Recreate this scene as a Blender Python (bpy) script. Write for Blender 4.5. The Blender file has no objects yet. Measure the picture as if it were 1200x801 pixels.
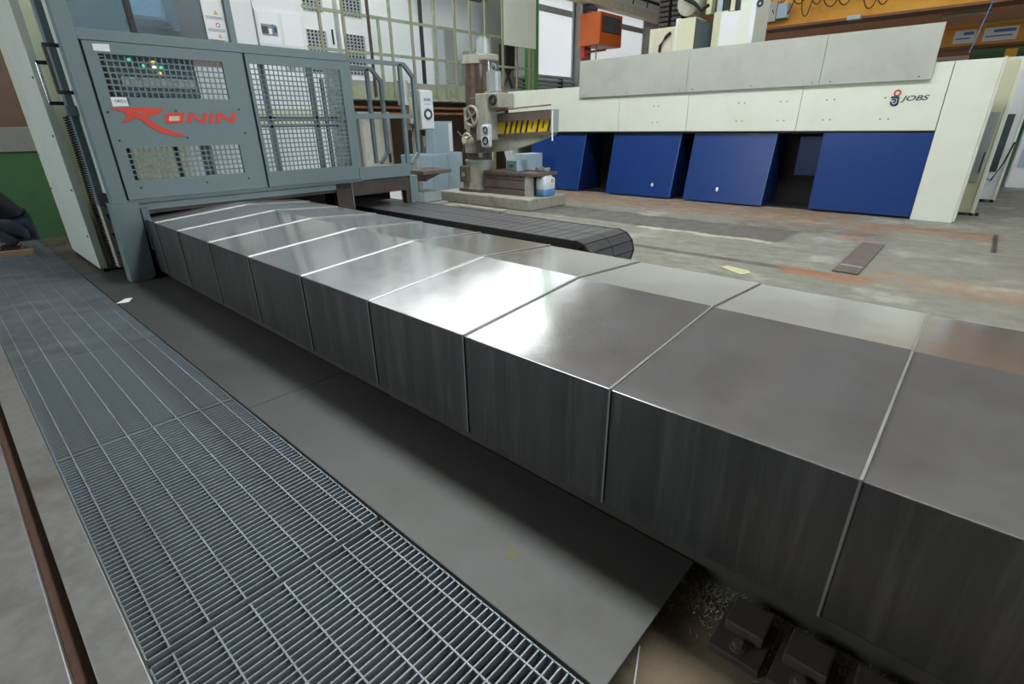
import bpy, bmesh, math, random
from mathutils import Vector, Matrix
random.seed(4)
PI = math.pi
sc = bpy.context.scene
COL = sc.collection

# ------------------------------------------------------------------ camera
FPX = 591.46
PIT, YAW, ROL = [math.radians(v) for v in (23.254, 132.369, 0.8156)]
HCAM = 1.65
_fw = Vector((math.cos(YAW)*math.cos(PIT), math.sin(YAW)*math.cos(PIT), -math.sin(PIT)))
_rt = Vector((math.sin(YAW), -math.cos(YAW), 0))
_dn = _fw.cross(_rt)
_rt, _dn = (math.cos(ROL)*_rt+math.sin(ROL)*_dn), (-math.sin(ROL)*_rt+math.cos(ROL)*_dn)
CAMLOC = Vector((0, 0, HCAM))
cd = bpy.data.cameras.new('camera')
cd.sensor_fit = 'HORIZONTAL'; cd.sensor_width = 36.0; cd.lens = FPX/1200*36
cd.clip_start = 0.02; cd.clip_end = 200
cam = bpy.data.objects.new('camera', cd); COL.objects.link(cam)
m3 = Matrix((_rt, -_dn, -_fw)).transposed()
cam.matrix_world = Matrix.Translation(CAMLOC) @ m3.to_4x4()
sc.camera = cam

def at(x, y, ax, v):
    "photo pixel -> point on the plane axis=v"
    r = _rt*((x-600)/FPX) + _dn*((y-400.5)/FPX) + _fw
    i = 'XYZ'.index(ax)
    return CAMLOC + r*((v-CAMLOC[i])/r[i])

# ------------------------------------------------------------------ world, light, exposure
w = bpy.data.worlds.new('world'); sc.world = w; w.use_nodes = True
w.node_tree.nodes['Background'].inputs[0].default_value = (0.86, 0.95, 1.0, 1)
w.node_tree.nodes['Background'].inputs[1].default_value = 0.6
sc.view_settings.view_transform = 'Standard'
sc.view_settings.look = 'None'
sc.view_settings.gamma = 1.0
sc.view_settings.use_curve_mapping = False
sc.view_settings.exposure = 0.3
ROOF_FILL_E = 16.0          # unseen roof lights, added to light the hall
CLER_E = 3.0         # clerestory daylight
WIN_E = 0.95         # frosted wall windows

# ------------------------------------------------------------------ materials
MATS = {}
def nd(nt, t, **k):
    n = nt.nodes.new(t)
    for a, b in k.items(): setattr(n, a, b)
    return n
def mat(name, col, rough=0.5, metal=0.0, var=0.12, scale=6.0, bump=0.0, stain=None, stain_amt=0.0, stain_scale=1.5, rvar=0.1, emit=None, stretch=None, spec=0.5):
    m = bpy.data.materials.new(name); m.use_nodes = True
    nt = m.node_tree; b = nt.nodes['Principled BSDF']
    b.inputs['Roughness'].default_value = rough; b.inputs['Metallic'].default_value = metal
    b.inputs['Specular IOR Level'].default_value = spec
    tc = nd(nt, 'ShaderNodeTexCoord')
    vec = tc.outputs['Object']
    if stretch:
        mp = nd(nt, 'ShaderNodeMapping'); mp.inputs['Scale'].default_value = stretch
        nt.links.new(vec, mp.inputs['Vector']); vec = mp.outputs['Vector']
    nz = nd(nt, 'ShaderNodeTexNoise'); nz.inputs['Scale'].default_value = scale; nz.inputs['Detail'].default_value = 8; nz.inputs['Roughness'].default_value = .6
    nt.links.new(vec, nz.inputs['Vector'])
    mx = nd(nt, 'ShaderNodeMix', data_type='RGBA')
    mx.inputs['A'].default_value = (*[max(0, c*(1-var*1.6)) for c in col], 1)
    mx.inputs['B'].default_value = (*[min(1, c*(1+var*1.6)) for c in col], 1)
    nt.links.new(nz.outputs['Fac'], mx.inputs['Factor'])
    out = mx.outputs['Result']
    if stain:
        n2 = nd(nt, 'ShaderNodeTexNoise'); n2.inputs['Scale'].default_value = stain_scale; n2.inputs['Detail'].default_value = 10; n2.inputs['Roughness'].default_value = .7
        nt.links.new(vec, n2.inputs['Vector'])
        r = nd(nt, 'ShaderNodeMapRange'); r.inputs['From Min'].default_value = .5; r.inputs['From Max'].default_value = .7; r.inputs['To Max'].default_value = stain_amt
        nt.links.new(n2.outputs['Fac'], r.inputs['Value'])
        m2 = nd(nt, 'ShaderNodeMix', data_type='RGBA'); m2.inputs['B'].default_value = (*stain, 1)
        nt.links.new(out, m2.inputs['A']); nt.links.new(r.outputs['Result'], m2.inputs['Factor'])
        out = m2.outputs['Result']
    nt.links.new(out, b.inputs['Base Color'])
    if rvar:
        r = nd(nt, 'ShaderNodeMapRange'); r.inputs['To Min'].default_value = max(.02, rough-rvar); r.inputs['To Max'].default_value = min(1, rough+rvar)
        nt.links.new(nz.outputs['Fac'], r.inputs['Value']); nt.links.new(r.outputs['Result'], b.inputs['Roughness'])
    if bump:
        bp = nd(nt, 'ShaderNodeBump'); bp.inputs['Strength'].default_value = bump; bp.inputs['Distance'].default_value = .01
        nt.links.new(nz.outputs['Fac'], bp.inputs['Height']); nt.links.new(bp.outputs['Normal'], b.inputs['Normal'])
    if emit:
        b.inputs['Emission Color'].default_value = (*col, 1); b.inputs['Emission Strength'].default_value = emit
    MATS[name] = m
    return m
def srgb(r, g, b):
    f = lambda c: (c/255/12.92 if c/255 <= .04045 else ((c/255+.055)/1.055)**2.4)
    return (f(r), f(g), f(b))

mat('cabin_grey', srgb(114, 133, 136), .5, 0, .06, 40, .05)
mat('cabin_dark', srgb(96, 112, 118), .5, 0, .06, 20)
mat('brown_steel', srgb(82, 72, 68), .6, .2, .25, 8, .1, srgb(50, 42, 40), .6, 3)
mat('black', srgb(28, 28, 30), .5, 0, .2, 10)
mat('black_rubber', srgb(20, 20, 22), .7, 0, .2, 10)
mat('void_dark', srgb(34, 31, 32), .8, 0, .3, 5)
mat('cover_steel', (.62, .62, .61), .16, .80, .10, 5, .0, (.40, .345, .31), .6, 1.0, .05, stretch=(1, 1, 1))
mat('cover_side', (.12, .117, .115), .36, .55, .35, 2.2, .0, (.26, .255, .25), .5, 3.2, .08, stretch=(4.5, 1, .3))  # same steel as the top, darkened for the shaded, dirty side; drip streaks
mat('bright_edge', (.66, .67, .68), .25, 1, .1, 20)
mat('wiper', srgb(164, 165, 163), .38, .4, .15, 12)
mat('grate_steel', srgb(144, 155, 160), .5, .3, .3, 3, .0, srgb(112, 92, 74), .6, 1.2)
mat('plate_steel', srgb(86, 87, 83), .48, .35, .18, 3.2, .06, srgb(74, 72, 68), .7, 1.3)
mat('bed_steel', srgb(158, 158, 154), .32, .5, .2, 14, .08, srgb(110, 98, 86), .6, 2.0)
mat('rust_slot', srgb(92, 66, 54), .8, .1, .35, 18, .2)
mat('cream', srgb(228, 233, 217), .42, 0, .03, 3, .0, srgb(205, 205, 180), .25, 1.2)
mat('cream_side', srgb(214, 214, 180), .5, 0, .04, 3)
mat('grey_panel', srgb(184, 187, 176), .5, .05, .10, 2.2, .0, srgb(160, 160, 148), .5, .9)
mat('blue_door', srgb(20, 58, 124), .33, 0, .10, 8, .03)
mat('blue_dark', srgb(16, 38, 88), .4, 0, .1, 8)
mat('white_column', srgb(205, 216, 208), .42, 0, .05, 2.5, .0, srgb(176, 188, 178), .4, 1.4)
mat('white_panel', srgb(232, 236, 236), .5, 0, .03, 3)
mat('paper', srgb(244, 246, 246), .7, 0, .02, 6)
mat('red_logo', srgb(226, 66, 40), .45, 0, .05, 10)
mat('beige_fill', srgb(214, 206, 184), .6, 0, .05, 10)
mat('yellow', srgb(232, 196, 30), .5, 0, .12, 14)
mat('orange', srgb(226, 110, 44), .45, 0, .06, 8)
mat('crane_yellow', srgb(242, 172, 48), .5, 0, .1, 3, .0, srgb(180, 105, 30), .5, 1.5)
mat('crane_brown', srgb(140, 92, 56), .6, 0, .2, 4)
mat('green_paint', srgb(88, 156, 84), .5, 0, .1, 3)
mat('green_rail', srgb(150, 160, 134), .55, 0, .2, 6, .0, srgb(96, 92, 70), .5, 4)
mat('post_paint', srgb(150, 148, 128), .55, 0, .15, 6, .0, srgb(110, 92, 78), .5, 3)
mat('drill_grey', srgb(176, 176, 162), .5, .1, .12, 6, .0, srgb(110, 98, 84), .7, 3)
mat('drill_column', srgb(132, 116, 106), .35, .7, .25, 3, .0, srgb(84, 64, 56), .8, 3)
mat('cast_iron', srgb(112, 100, 92), .65, .2, .2, 8, .1, srgb(72, 60, 54), .6, 4)
mat('concrete_plinth', srgb(158, 156, 142), .9, 0, .2, 7, .4, srgb(112, 108, 92), .7, 4)
mat('pale_blue', srgb(168, 190, 202), .5, 0, .06, 3)
mat('jerry_white', srgb(222, 232, 238), .35, 0, .02, 4)
mat('jerry_blue', srgb(98, 146, 200), .35, 0, .04, 4)
mat('jerry_dark', srgb(34, 80, 116), .4, 0, .04, 4)
mat('wall_white', srgb(226, 234, 234), .7, 0, .04, 1.2)
mat('wall_grey', srgb(150, 152, 148), .8, 0, .08, 1.4)
mat('wall_green', srgb(76, 120, 78), .7, 0, .12, 2.5, .0, srgb(62, 92, 60), .5, 1.5)
mat('wall_brown', srgb(120, 98, 84), .85, 0, .25, 1.5)
mat('wall_dark', srgb(78, 76, 74), .85, 0, .15, 1)
mat('ceiling', srgb(116, 109, 102), .85, 0, .15, .8)
mat('chain_black', srgb(78, 78, 80), .36, .1, .2, 10, .05, srgb(112, 108, 102), .4, 3)
mat('chain_side', srgb(40, 36, 36), .55, .1, .2, 10)
mat('jacket', srgb(38, 42, 54), .85, 0, .2, 20, .2)
mat('jeans', srgb(66, 74, 92), .85, 0, .2, 25, .2)
mat('skin', srgb(196, 150, 124), .55, 0, .05, 10)
mat('hair', srgb(48, 38, 32), .8, 0, .2, 30)
mat('boot', srgb(46, 36, 30), .7, 0, .2, 20)
mat('navy', srgb(32, 42, 92), .5, 0, .03, 5)
mat('ink', srgb(64, 76, 78), .5, 0, .03, 5)
mat('ink_dark', srgb(30, 32, 36), .5, 0, .03, 5)
mat('ring_red', srgb(206, 70, 62), .5, 0, .03, 5)
mat('warn_yellow', srgb(226, 184, 60), .5, 0, .03, 5)
mat('sign_blue', srgb(96, 126, 178), .5, 0, .05, 5)
mat('screen', srgb(150, 178, 208), .3, 0, .04, 3, emit=.55)
mat('screen_frame', srgb(226, 232, 236), .4, 0, .02, 3)
mat('lamp_yellow', srgb(240, 196, 60), .4, 0, .02, 3, emit=1.2)
mat('lamp_green', srgb(96, 214, 180), .4, 0, .02, 3, emit=.8)
mat('lamp_white', srgb(236, 240, 250), .4, 0, .02, 3, emit=1.2)
mat('wood', srgb(150, 128, 96), .75, 0, .2, 6, .1, stretch=(1, 8, 8))
mat('scrap', srgb(186, 184, 140), .8, 0, .06, 6)
mat('swarf', srgb(205, 200, 188), .4, .4, .3, 60)
mat('dirt', srgb(126, 114, 92), .95, 0, .3, 6, .5, srgb(36, 32, 30), .9, 2.5)
mat('pit_iron', srgb(96, 91, 86), .6, .3, .25, 8, .2, srgb(46, 42, 40), .6, 4)
mat('roof_light', (.93, .97, 1.0), .6, 0, 0, 1, emit=ROOF_FILL_E)
mat('roof_light_back', (.93, .97, 1.0), .6, 0, 0, 1, emit=ROOF_FILL_E*.3)  # weaker glow for the unseen strip added over the gallery
mat('clerestory', (.93, .97, 1.0), .6, 0, 0, 1, emit=CLER_E)
mat('side_daylight', (.86, .94, 1.0), .6, 0, 0, 1, emit=5.0)  # glow of the added, unseen panes in left and front walls
mat('frosted', srgb(236, 242, 246), .6, 0, .05, .8, emit=WIN_E*.5)
mat('aluminium', srgb(176, 184, 184), .4, .4, .06, 5)

def glass_mat():
    m = bpy.data.materials.new('cab_glass'); m.use_nodes = True; nt = m.node_tree
    for n in list(nt.nodes): nt.nodes.remove(n)
    o = nd(nt, 'ShaderNodeOutputMaterial'); t = nd(nt, 'ShaderNodeBsdfTransparent'); t.inputs[0].default_value = (*srgb(205, 220, 226), 1)
    g = nd(nt, 'ShaderNodeBsdfPrincipled'); g.inputs['Base Color'].default_value = (*srgb(104, 126, 138), 1); g.inputs['Roughness'].default_value = .12
    tc = nd(nt, 'ShaderNodeTexCoord'); nz = nd(nt, 'ShaderNodeTexNoise'); nz.inputs['Scale'].default_value = 2.5
    nt.links.new(tc.outputs['Object'], nz.inputs['Vector'])
    r = nd(nt, 'ShaderNodeMapRange'); r.inputs['To Min'].default_value = .10; r.inputs['To Max'].default_value = .35
    nt.links.new(nz.outputs['Fac'], r.inputs['Value'])
    x = nd(nt, 'ShaderNodeMixShader'); nt.links.new(r.outputs['Result'], x.inputs[0]); nt.links.new(t.outputs[0], x.inputs[1]); nt.links.new(g.outputs[0], x.inputs[2])
    nt.links.new(x.outputs[0], o.inputs[0]); MATS['cab_glass'] = m
glass_mat()

def floor_mat():
    m = bpy.data.materials.new('concrete_floor'); m.use_nodes = True; nt = m.node_tree; L = nt.links
    b = nt.nodes['Principled BSDF']; tc = nd(nt, 'ShaderNodeTexCoord'); P = tc.outputs['Object']
    def noise(s, d=10, r=.65, vec=None):
        n = nd(nt, 'ShaderNodeTexNoise'); n.inputs['Scale'].default_value = s; n.inputs['Detail'].default_value = d; n.inputs['Roughness'].default_value = r
        L.new(vec or P, n.inputs['Vector']); return n.outputs['Fac']
    def rng(v, a, c, lo=0, hi=1):
        n = nd(nt, 'ShaderNodeMapRange'); n.interpolation_type = 'SMOOTHSTEP'
        for k, q in zip(('From Min', 'From Max', 'To Min', 'To Max'), (a, c, lo, hi)): n.inputs[k].default_value = q
        L.new(v, n.inputs['Value']); return n.outputs['Result']
    def mth(op, a, c):
        n = nd(nt, 'ShaderNodeMath', operation=op)
        for i, q in enumerate((a, c)):
            if isinstance(q, (int, float)): n.inputs[i].default_value = q
            else: L.new(q, n.inputs[i])
        return n.outputs[0]
    def mix(f, a, colr):
        n = nd(nt, 'ShaderNodeMix', data_type='RGBA'); n.inputs['B'].default_value = (*colr, 1)
        if isinstance(a, tuple): n.inputs['A'].default_value = (*a, 1)
        else: L.new(a, n.inputs['A'])
        L.new(f, n.inputs['Factor']); return n.outputs['Result']
    sep = nd(nt, 'ShaderNodeSeparateXYZ'); L.new(P, sep.inputs[0]); X, Y = sep.outputs[0], sep.outputs[1]
    wob = mth('MULTIPLY', mth('SUBTRACT', noise(2.2), .5), .5)
    Yw = mth('ADD', Y, wob); Xw = mth('ADD', X, wob)
    def box(x0, x1, y0, y1, e=.05, wx=None, wy=None):
        a = mth('MULTIPLY', rng(wx or Xw, x0-e, x0+e), rng(wx or Xw, x1-e, x1+e, 1, 0))
        c = mth('MULTIPLY', rng(wy or Yw, y0-e, y0+e), rng(wy or Yw, y1-e, y1+e, 1, 0))
        return mth('MULTIPLY', a, c)
    mp = nd(nt, 'ShaderNodeMapping'); mp.inputs['Scale'].default_value = (.35, 1.6, 1); L.new(P, mp.inputs['Vector'])
    streak = noise(3.2, 10, .72, mp.outputs['Vector'])
    c = mix(noise(7), srgb(104, 104, 94), srgb(152, 150, 136))
    c = mix(rng(streak, .46, .68, 0, .75), c, srgb(112, 108, 98))
    c = mix(rng(noise(1.1), .52, .7, 0, .5), c, srgb(192, 190, 176))
    # drains and repaired trenches along the hall
    c = mix(mth('MULTIPLY', box(-12, -2.05, 8.15, 9.25, .06), rng(noise(3), .2, .5, .45, .85)), c, srgb(92, 88, 82))
    c = mix(mth('MULTIPLY', box(-4.2, -2.1, 7.5, 8.05, .04), .55), c, srgb(128, 124, 112))
    c = mix(mth('MULTIPLY', box(-12, -1.1, 6.62, 6.78, .03, X, Y), .8), c, srgb(86, 80, 72))
    c = mix(mth('MULTIPLY', box(-4.3, -2.1, 8.02, 8.14, .03), .7), c, srgb(196, 192, 172))
    # rust
    rn = rng(noise(3.4, 10, .75), .36, .6)
    c = mix(mth('MULTIPLY', mth('MULTIPLY', box(-13, -1.6, 9.95, 11.7, .25), rn), .85), c, srgb(142, 106, 76))
    c = mix(mth('MULTIPLY', mth('MULTIPLY', box(-1.35, .35, 10.1, 10.85, .08), rng(rn, 0, 1, .45, 1)), .75), c, srgb(146, 106, 78))
    c = mix(mth('MULTIPLY', box(-1.45, -1.15, 8.9, 10.8, .08), .5), c, srgb(146, 106, 78))
    c = mix(mth('MULTIPLY', mth('MULTIPLY', box(-1.6, -.7, 6.45, 6.82, .08), rng(rn, 0, 1, .5, 1)), .85), c, srgb(152, 104, 70))
    c = mix(mth('MULTIPLY', mth('MULTIPLY', box(-.7, 3, 6.6, 7.3, .18), rn), .6), c, srgb(156, 118, 80))
    c = mix(mth('MULTIPLY', mth('MULTIPLY', box(-3.2, -.9, 9.2, 9.9, .2), rn), .6), c, srgb(96, 78, 66))
    c = mix(mth('MULTIPLY', box(.27, .33, 9.2, 10.75, .02, X, Y), .9), c, srgb(44, 42, 40))
    c = mix(mth('MULTIPLY', box(-1.2, .3, 10.62, 10.68, .02, X, Y), .6), c, srgb(90, 60, 46))
    # darker brown ground towards the back wall
    c = mix(rng(X, -10.2, -11.4, 0, .6), c, srgb(98, 84, 74))
    c = mix(mth('MULTIPLY', box(-13, -6.5, -1, 4.5, .3), .8), c, srgb(70, 60, 54))
    L.new(c, b.inputs['Base Color'])
    L.new(rng(noise(4), .3, .7, .42, .8), b.inputs['Roughness'])
    bp = nd(nt, 'ShaderNodeBump'); bp.inputs['Strength'].default_value = .25; bp.inputs['Distance'].default_value = .01
    L.new(noise(30), bp.inputs['Height']); L.new(bp.outputs['Normal'], b.inputs['Normal'])
    MATS['concrete_floor'] = m
floor_mat()

# ------------------------------------------------------------------ geometry helpers
ORG = {}
class MB:
    "collects shapes, in world coordinates, that make up one part"
    def __init__(s): s.b = bmesh.new()
    def box(s, x0, x1, y0, y1, z0, z1, bev=0):
        mtx = Matrix.Translation(((x0+x1)/2, (y0+y1)/2, (z0+z1)/2)) @ Matrix.Diagonal((abs(x1-x0), abs(y1-y0), abs(z1-z0), 1))
        r = bmesh.ops.create_cube(s.b, size=1, matrix=mtx)
        if bev:
            ed = list({e for v in r['verts'] for e in v.link_edges})
            bmesh.ops.bevel(s.b, geom=ed, offset=bev, segments=2, affect='EDGES', profile=.5)
        return s
    def cyl(s, a, c, r0, r1=None, seg=20, caps=True):
        a, c = Vector(a), Vector(c); d = c-a
        q = Vector((0, 0, 1)).rotation_difference(d.normalized()).to_matrix().to_4x4()
        bmesh.ops.create_cone(s.b, cap_ends=caps, segments=seg, radius1=r0, radius2=r0 if r1 is None else r1, depth=d.length, matrix=Matrix.Translation((a+c)/2) @ q)
        return s
    def bar(s, a, c, wd, ht=None, up=(0, 0, 1)):
        a, c = Vector(a), Vector(c); ht = ht or wd; d = (c-a).normalized(); u = Vector(up)
        if abs(d.dot(u)) > .98: u = Vector((1, 0, 0))
        sd = d.cross(u).normalized(); u = sd.cross(d)
        vs = [s.b.verts.new(p+sd*i*wd/2+u*j*ht/2) for p in (a, c) for i, j in ((-1, -1), (1, -1), (1, 1), (-1, 1))]
        for f in ((3, 2, 1, 0), (4, 5, 6, 7), (0, 1, 5, 4), (1, 2, 6, 5), (2, 3, 7, 6), (3, 0, 4, 7)): s.b.faces.new([vs[i] for i in f])
        return s
    def tube(s, pts, r, seg=8):
        pts = [Vector(p) for p in pts]; rings = []
        for i, p in enumerate(pts):
            d = (pts[min(i+1, len(pts)-1)]-pts[max(i-1, 0)]).normalized()
            u = Vector((0, 0, 1)) if abs(d.z) < .9 else Vector((1, 0, 0))
            a = d.cross(u).normalized(); c = a.cross(d)
            rr = r[i] if isinstance(r, (list, tuple)) else r
            rings.append([s.b.verts.new(p+a*rr*math.cos(t*2*PI/seg)+c*rr*math.sin(t*2*PI/seg)) for t in range(seg)])
        for i in range(len(rings)-1):
            for t in range(seg): s.b.faces.new((rings[i][t], rings[i][(t+1) % seg], rings[i+1][(t+1) % seg], rings[i+1][t]))
        s.b.faces.new(rings[0][::-1]); s.b.faces.new(rings[-1])
        return s
    def poly(s, pts, thick):
        "prism: 3-D outline extruded by the vector thick"
        t = Vector(thick); n = len(pts)
        a = [s.b.verts.new(Vector(p)) for p in pts]; c = [s.b.verts.new(Vector(p)+t) for p in pts]
        s.b.faces.new(a); s.b.faces.new(c[::-1])
        for i in range(n): s.b.faces.new((a[i], c[i], c[(i+1) % n], a[(i+1) % n]))
        return s
    def sph(s, c, r, sx=1, sy=1, sz=1, seg=14):
        bmesh.ops.create_uvsphere(s.b, u_segments=seg, v_segments=seg//2+2, radius=r, matrix=Matrix.Translation(c) @ Matrix.Diagonal((sx, sy, sz, 1)))
        return s
    def torus(s, c, R, r, axis=(0, 0, 1), n=24, k=8, a0=0, a1=2*PI):
        q = Vector((0, 0, 1)).rotation_difference(Vector(axis)).to_matrix(); full = abs(a1-a0-2*PI) < 1e-6
        rings = []
        for i in range(n if full else n+1):
            t = a0+(a1-a0)*i/n
            rings.append([s.b.verts.new(Vector(c)+q@Vector(((R+r*math.cos(u))*math.cos(t), (R+r*math.cos(u))*math.sin(t), r*math.sin(u)))) for u in [j*2*PI/k for j in range(k)]])
        for i in range(n if full else n):
            A, B = rings[i], rings[(i+1) % len(rings)]
            for j in range(k): s.b.faces.new((A[j], B[j], B[(j+1) % k], A[(j+1) % k]))
        return s
    def build(s, name, m, parent=None, smooth=False, label=None, origin=None):
        bmesh.ops.recalc_face_normals(s.b, faces=s.b.faces)
        o0 = Vector(ORG[parent.name]) if parent else Vector(origin or (0, 0, 0))
        if o0.length: bmesh.ops.translate(s.b, vec=-o0, verts=s.b.verts)
        me = bpy.data.meshes.new(name); s.b.to_mesh(me); s.b.free()
        me.materials.append(MATS[m])
        if smooth:
            for p in me.polygons: p.use_smooth = True
            try: me.set_sharp_from_angle(angle=math.radians(40))
            except Exception: pass
        o = bpy.data.objects.new(name, me); COL.objects.link(o)
        if parent: o.parent = parent
        else: o.location = o0
        ORG[o.name] = tuple(o0)
        if label: o['label'] = label
        return o
def B(x0, x1, y0, y1, z0, z1, bev=0): return MB().box(x0, x1, y0, y1, z0, z1, bev)
def thing(name, label, cat, loc, group=None):
    o = bpy.data.objects.new(name, None); COL.objects.link(o); o.empty_display_size = .1
    o.location = loc; ORG[o.name] = tuple(loc); o['label'] = label; o['category'] = cat
    if group: o['group'] = group
    return o
def tag(o, label, cat, group=None):
    o['label'] = label; o['category'] = cat
    if group: o['group'] = group
    return o
def struct(o): o['kind'] = 'structure'; return o
def inst(name, me, parent, world):
    o = bpy.data.objects.new(name, me); COL.objects.link(o); o.parent = parent
    o.location = Vector(world)-Vector(ORG[parent.name]); ORG[o.name] = tuple(world); return o
def unit(name, mb, m):
    me = bpy.data.meshes.new(name); bmesh.ops.recalc_face_normals(mb.b, faces=mb.b.faces); mb.b.to_mesh(me); mb.b.free(); me.materials.append(MATS[m]); return me
def text_obj(name, txt, m, parent, origin, right, up, height, depth=.003, shear=0, width=None, label=None):
    cu = bpy.data.curves.new(name, 'FONT'); cu.body = txt; cu.size = 1; cu.extrude = 0; cu.shear = shear; cu.resolution_u = 4; cu.offset = .018
    t = bpy.data.objects.new(name, cu); COL.objects.link(t)
    dg = bpy.context.evaluated_depsgraph_get(); me = bpy.data.meshes.new_from_object(t.evaluated_get(dg))
    bpy.data.objects.remove(t); bpy.data.curves.remove(cu)
    xs = [v.co.x for v in me.vertices]; ys = [v.co.y for v in me.vertices]
    sy = height/(max(ys)-min(ys)); sx = (width/(max(xs)-min(xs))) if width else sy
    r, u, o0 = Vector(right), Vector(up), Vector(origin)-Vector(ORG[parent.name])
    for v in me.vertices: v.co = o0+r*(v.co.x-min(xs))*sx+u*(v.co.y-min(ys))*sy
    me.materials.append(MATS[m])
    o = bpy.data.objects.new(name, me); COL.objects.link(o); o.parent = parent; ORG[o.name] = ORG[parent.name]
    if label: o['label'] = label
    return o
def lattice(X, t, y0, y1, z0, z1, ny, nz, bw):
    mb = MB()
    for i in range(1, ny): y = y0+(y1-y0)*i/ny; mb.box(X-t/2, X+t/2, y-bw/2, y+bw/2, z0, z1)
    for i in range(1, nz): z = z0+(z1-z0)*i/nz; mb.box(X-t/2+.0005, X+t/2+.0005, y0, y1, z-bw/2, z+bw/2)
    return mb

# ------------------------------------------------------------------ the hall
XB, YR, YL, XF, ZC = -13.0, 25.0, -9.0, 12.0, 9.6
def make_floor():
    xs = sorted({XB-.2, -11.7, -.55, 2.2, XF+.2}); ys = sorted({YL-.2, -1.6, 0.0, .925, .95, 1.62, 3.4, YR+.2})
    def h(x, y):
        if -11.7 < x < 2.2 and -1.6 < y < 0: return -.16
        if -11.7 < x < 2.2 and 0 < y < .925: return -.42
        if -.55 < x < 2.2 and .95 < y < 3.4: return -.07
        return 0
    b = bmesh.new(); H = {}
    for i in range(len(xs)-1):
        for j in range(len(ys)-1):
            z = H[i, j] = h((xs[i]+xs[i+1])/2, (ys[j]+ys[j+1])/2)
            b.faces.new([b.verts.new(p) for p in ((xs[i], ys[j], z), (xs[i+1], ys[j], z), (xs[i+1], ys[j+1], z), (xs[i], ys[j+1], z))])
    for (i, j), z in H.items():
        for di, dj in ((1, 0), (0, 1)):
            z2 = H.get((i+di, j+dj))
            if z2 is None or z2 == z: continue
            if di: e = [(xs[i+1], ys[j]), (xs[i+1], ys[j+1])]
            else: e = [(xs[i], ys[j+1]), (xs[i+1], ys[j+1])]
            b.faces.new([b.verts.new(p) for p in ((*e[0], z), (*e[1], z), (*e[1], z2), (*e[0], z2))])
    bmesh.ops.remove_doubles(b, verts=b.verts, dist=1e-5)
    # solid underside
    m = MB(); m.b.free(); m.b = b
    fl = bpy.data.meshes.new('floor'); bmesh.ops.recalc_face_normals(b, faces=b.faces)
    if sum(f.normal.z*f.calc_area() for f in b.faces) < 0: bmesh.ops.reverse_faces(b, faces=b.faces)
    b.to_mesh(fl); b.free(); fl.materials.append(MATS['concrete_floor'])
    o = bpy.data.objects.new('floor', fl); COL.objects.link(o); ORG['floor'] = (0, 0, 0); struct(o); return o
floor = make_floor()

# back wall: green dado, grey and white above, high daylight band
wall_back = struct(B(XB-.3, XB, YL, YR, 2.3, 7.2).build('wall_back', 'wall_white'))
B(XB-.3, XB, YL, YR, 8.95, ZC).build('upper_wall', 'ceiling', wall_back)
B(XB-.3, XB, YL, YR, 0, 2.3).build('lower_wall', 'wall_brown', wall_back)
for i in range(9):
    y0 = 2.0+i*2.1
    wn = B(XB-.2, XB-.12, y0, y0+2.0, 7.2, 8.95).build('clerestory_pane', 'clerestory', wall_back)
    B(XB-.25, XB, y0+2.0, y0+2.1, 7.2, 8.95).build('mullion', 'aluminium', wall_back)
B(XB-.3, XB, YL, 2.0, 7.2, 8.95).build('upper_wall', 'ceiling', wall_back)
B(XB-.3, XB, 20.9, YR, 7.2, 8.95).build('upper_wall', 'ceiling', wall_back)
# low cross wall with green dado at the end of the walkway
w2 = struct(B(-11.75, -11.5, YL, 4.6, 0, 1.36).build('wall_low', 'wall_green'))
B(-11.78, -11.48, YL, 4.6, 1.36, 1.72, .01).build('coping', 'wall_grey', w2)
B(-11.75, -11.5, YL, 4.6, 1.72, 5.5).build('upper_wall', 'wall_brown', w2)
wall_right = struct(B(-13, XF, YR, YR+.3, 0, 3.3).build('wall_right', 'wall_white'))
B(-13, XF, YR, YR+.3, 3.3, ZC).build('upper_wall', 'crane_brown', wall_right)
B(1.0, 2.2, YR-.05, YR, 0, 4.4).build('wall_panel', 'wall_green', wall_right)
B(-1.5, .6, YR-.05, YR, 0, 4.6).build('wall_panel', 'wall_green', wall_right)
B(-2.6, -1.5, YR-.04, YR, 3.05, 3.3).build('wall_panel', 'white_panel', wall_right)
B(-2.6, -1.56, YR-.05, YR, 3.28, 3.62).build('wall_panel', 'beige_fill', wall_right)
B(2.9, 4.6, YR-.05, YR, 0, 4.4).build('wall_panel', 'wall_green', wall_right)
wl = struct(B(-13, XF, YL-.3, YL, 0, ZC).build('wall_left', 'wall_dark'))
for i in range(3):
    x0 = -12.4+i*2.6
    B(x0, x0+2.4, YL, YL+.05, 3.0, 7.6).build('window_pane', 'side_daylight', wl)  # unseen glowing pane, added to light the column and other left-facing sides
    B(x0+2.4, x0+2.6, YL, YL+.1, 2.9, 7.7).build('mullion', 'aluminium', wl)
wf = struct(B(XF, XF+.3, YL, YR, 0, ZC).build('wall_front', 'wall_grey'))
for i in range(5):
    y0 = 4.0+i*2.6
    B(XF-.05, XF, y0, y0+2.4, 4.6, 8.6).build('window_pane', 'side_daylight', wf)  # unseen glowing pane, added to brighten the cabin front and gallery
    B(XF-.1, XF, y0+2.4, y0+2.6, 4.5, 8.7).build('mullion', 'aluminium', wf)
ceil = struct(B(-13.3, XF+.3, YL-.3, YR+.3, ZC, ZC+.2).build('ceiling', 'ceiling'))
for y0, y1, i0, i1 in ((5.0, 6.6, 0, 4),):
    for i in range(i0, i1):
        x0 = -11+i*3.8
        B(x0, x0+3.2, y0, y1, ZC-.12, ZC-.04).build('roof_light', 'roof_light', ceil)  # out-of-view strip added as fill over the cabin and milling machine
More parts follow.
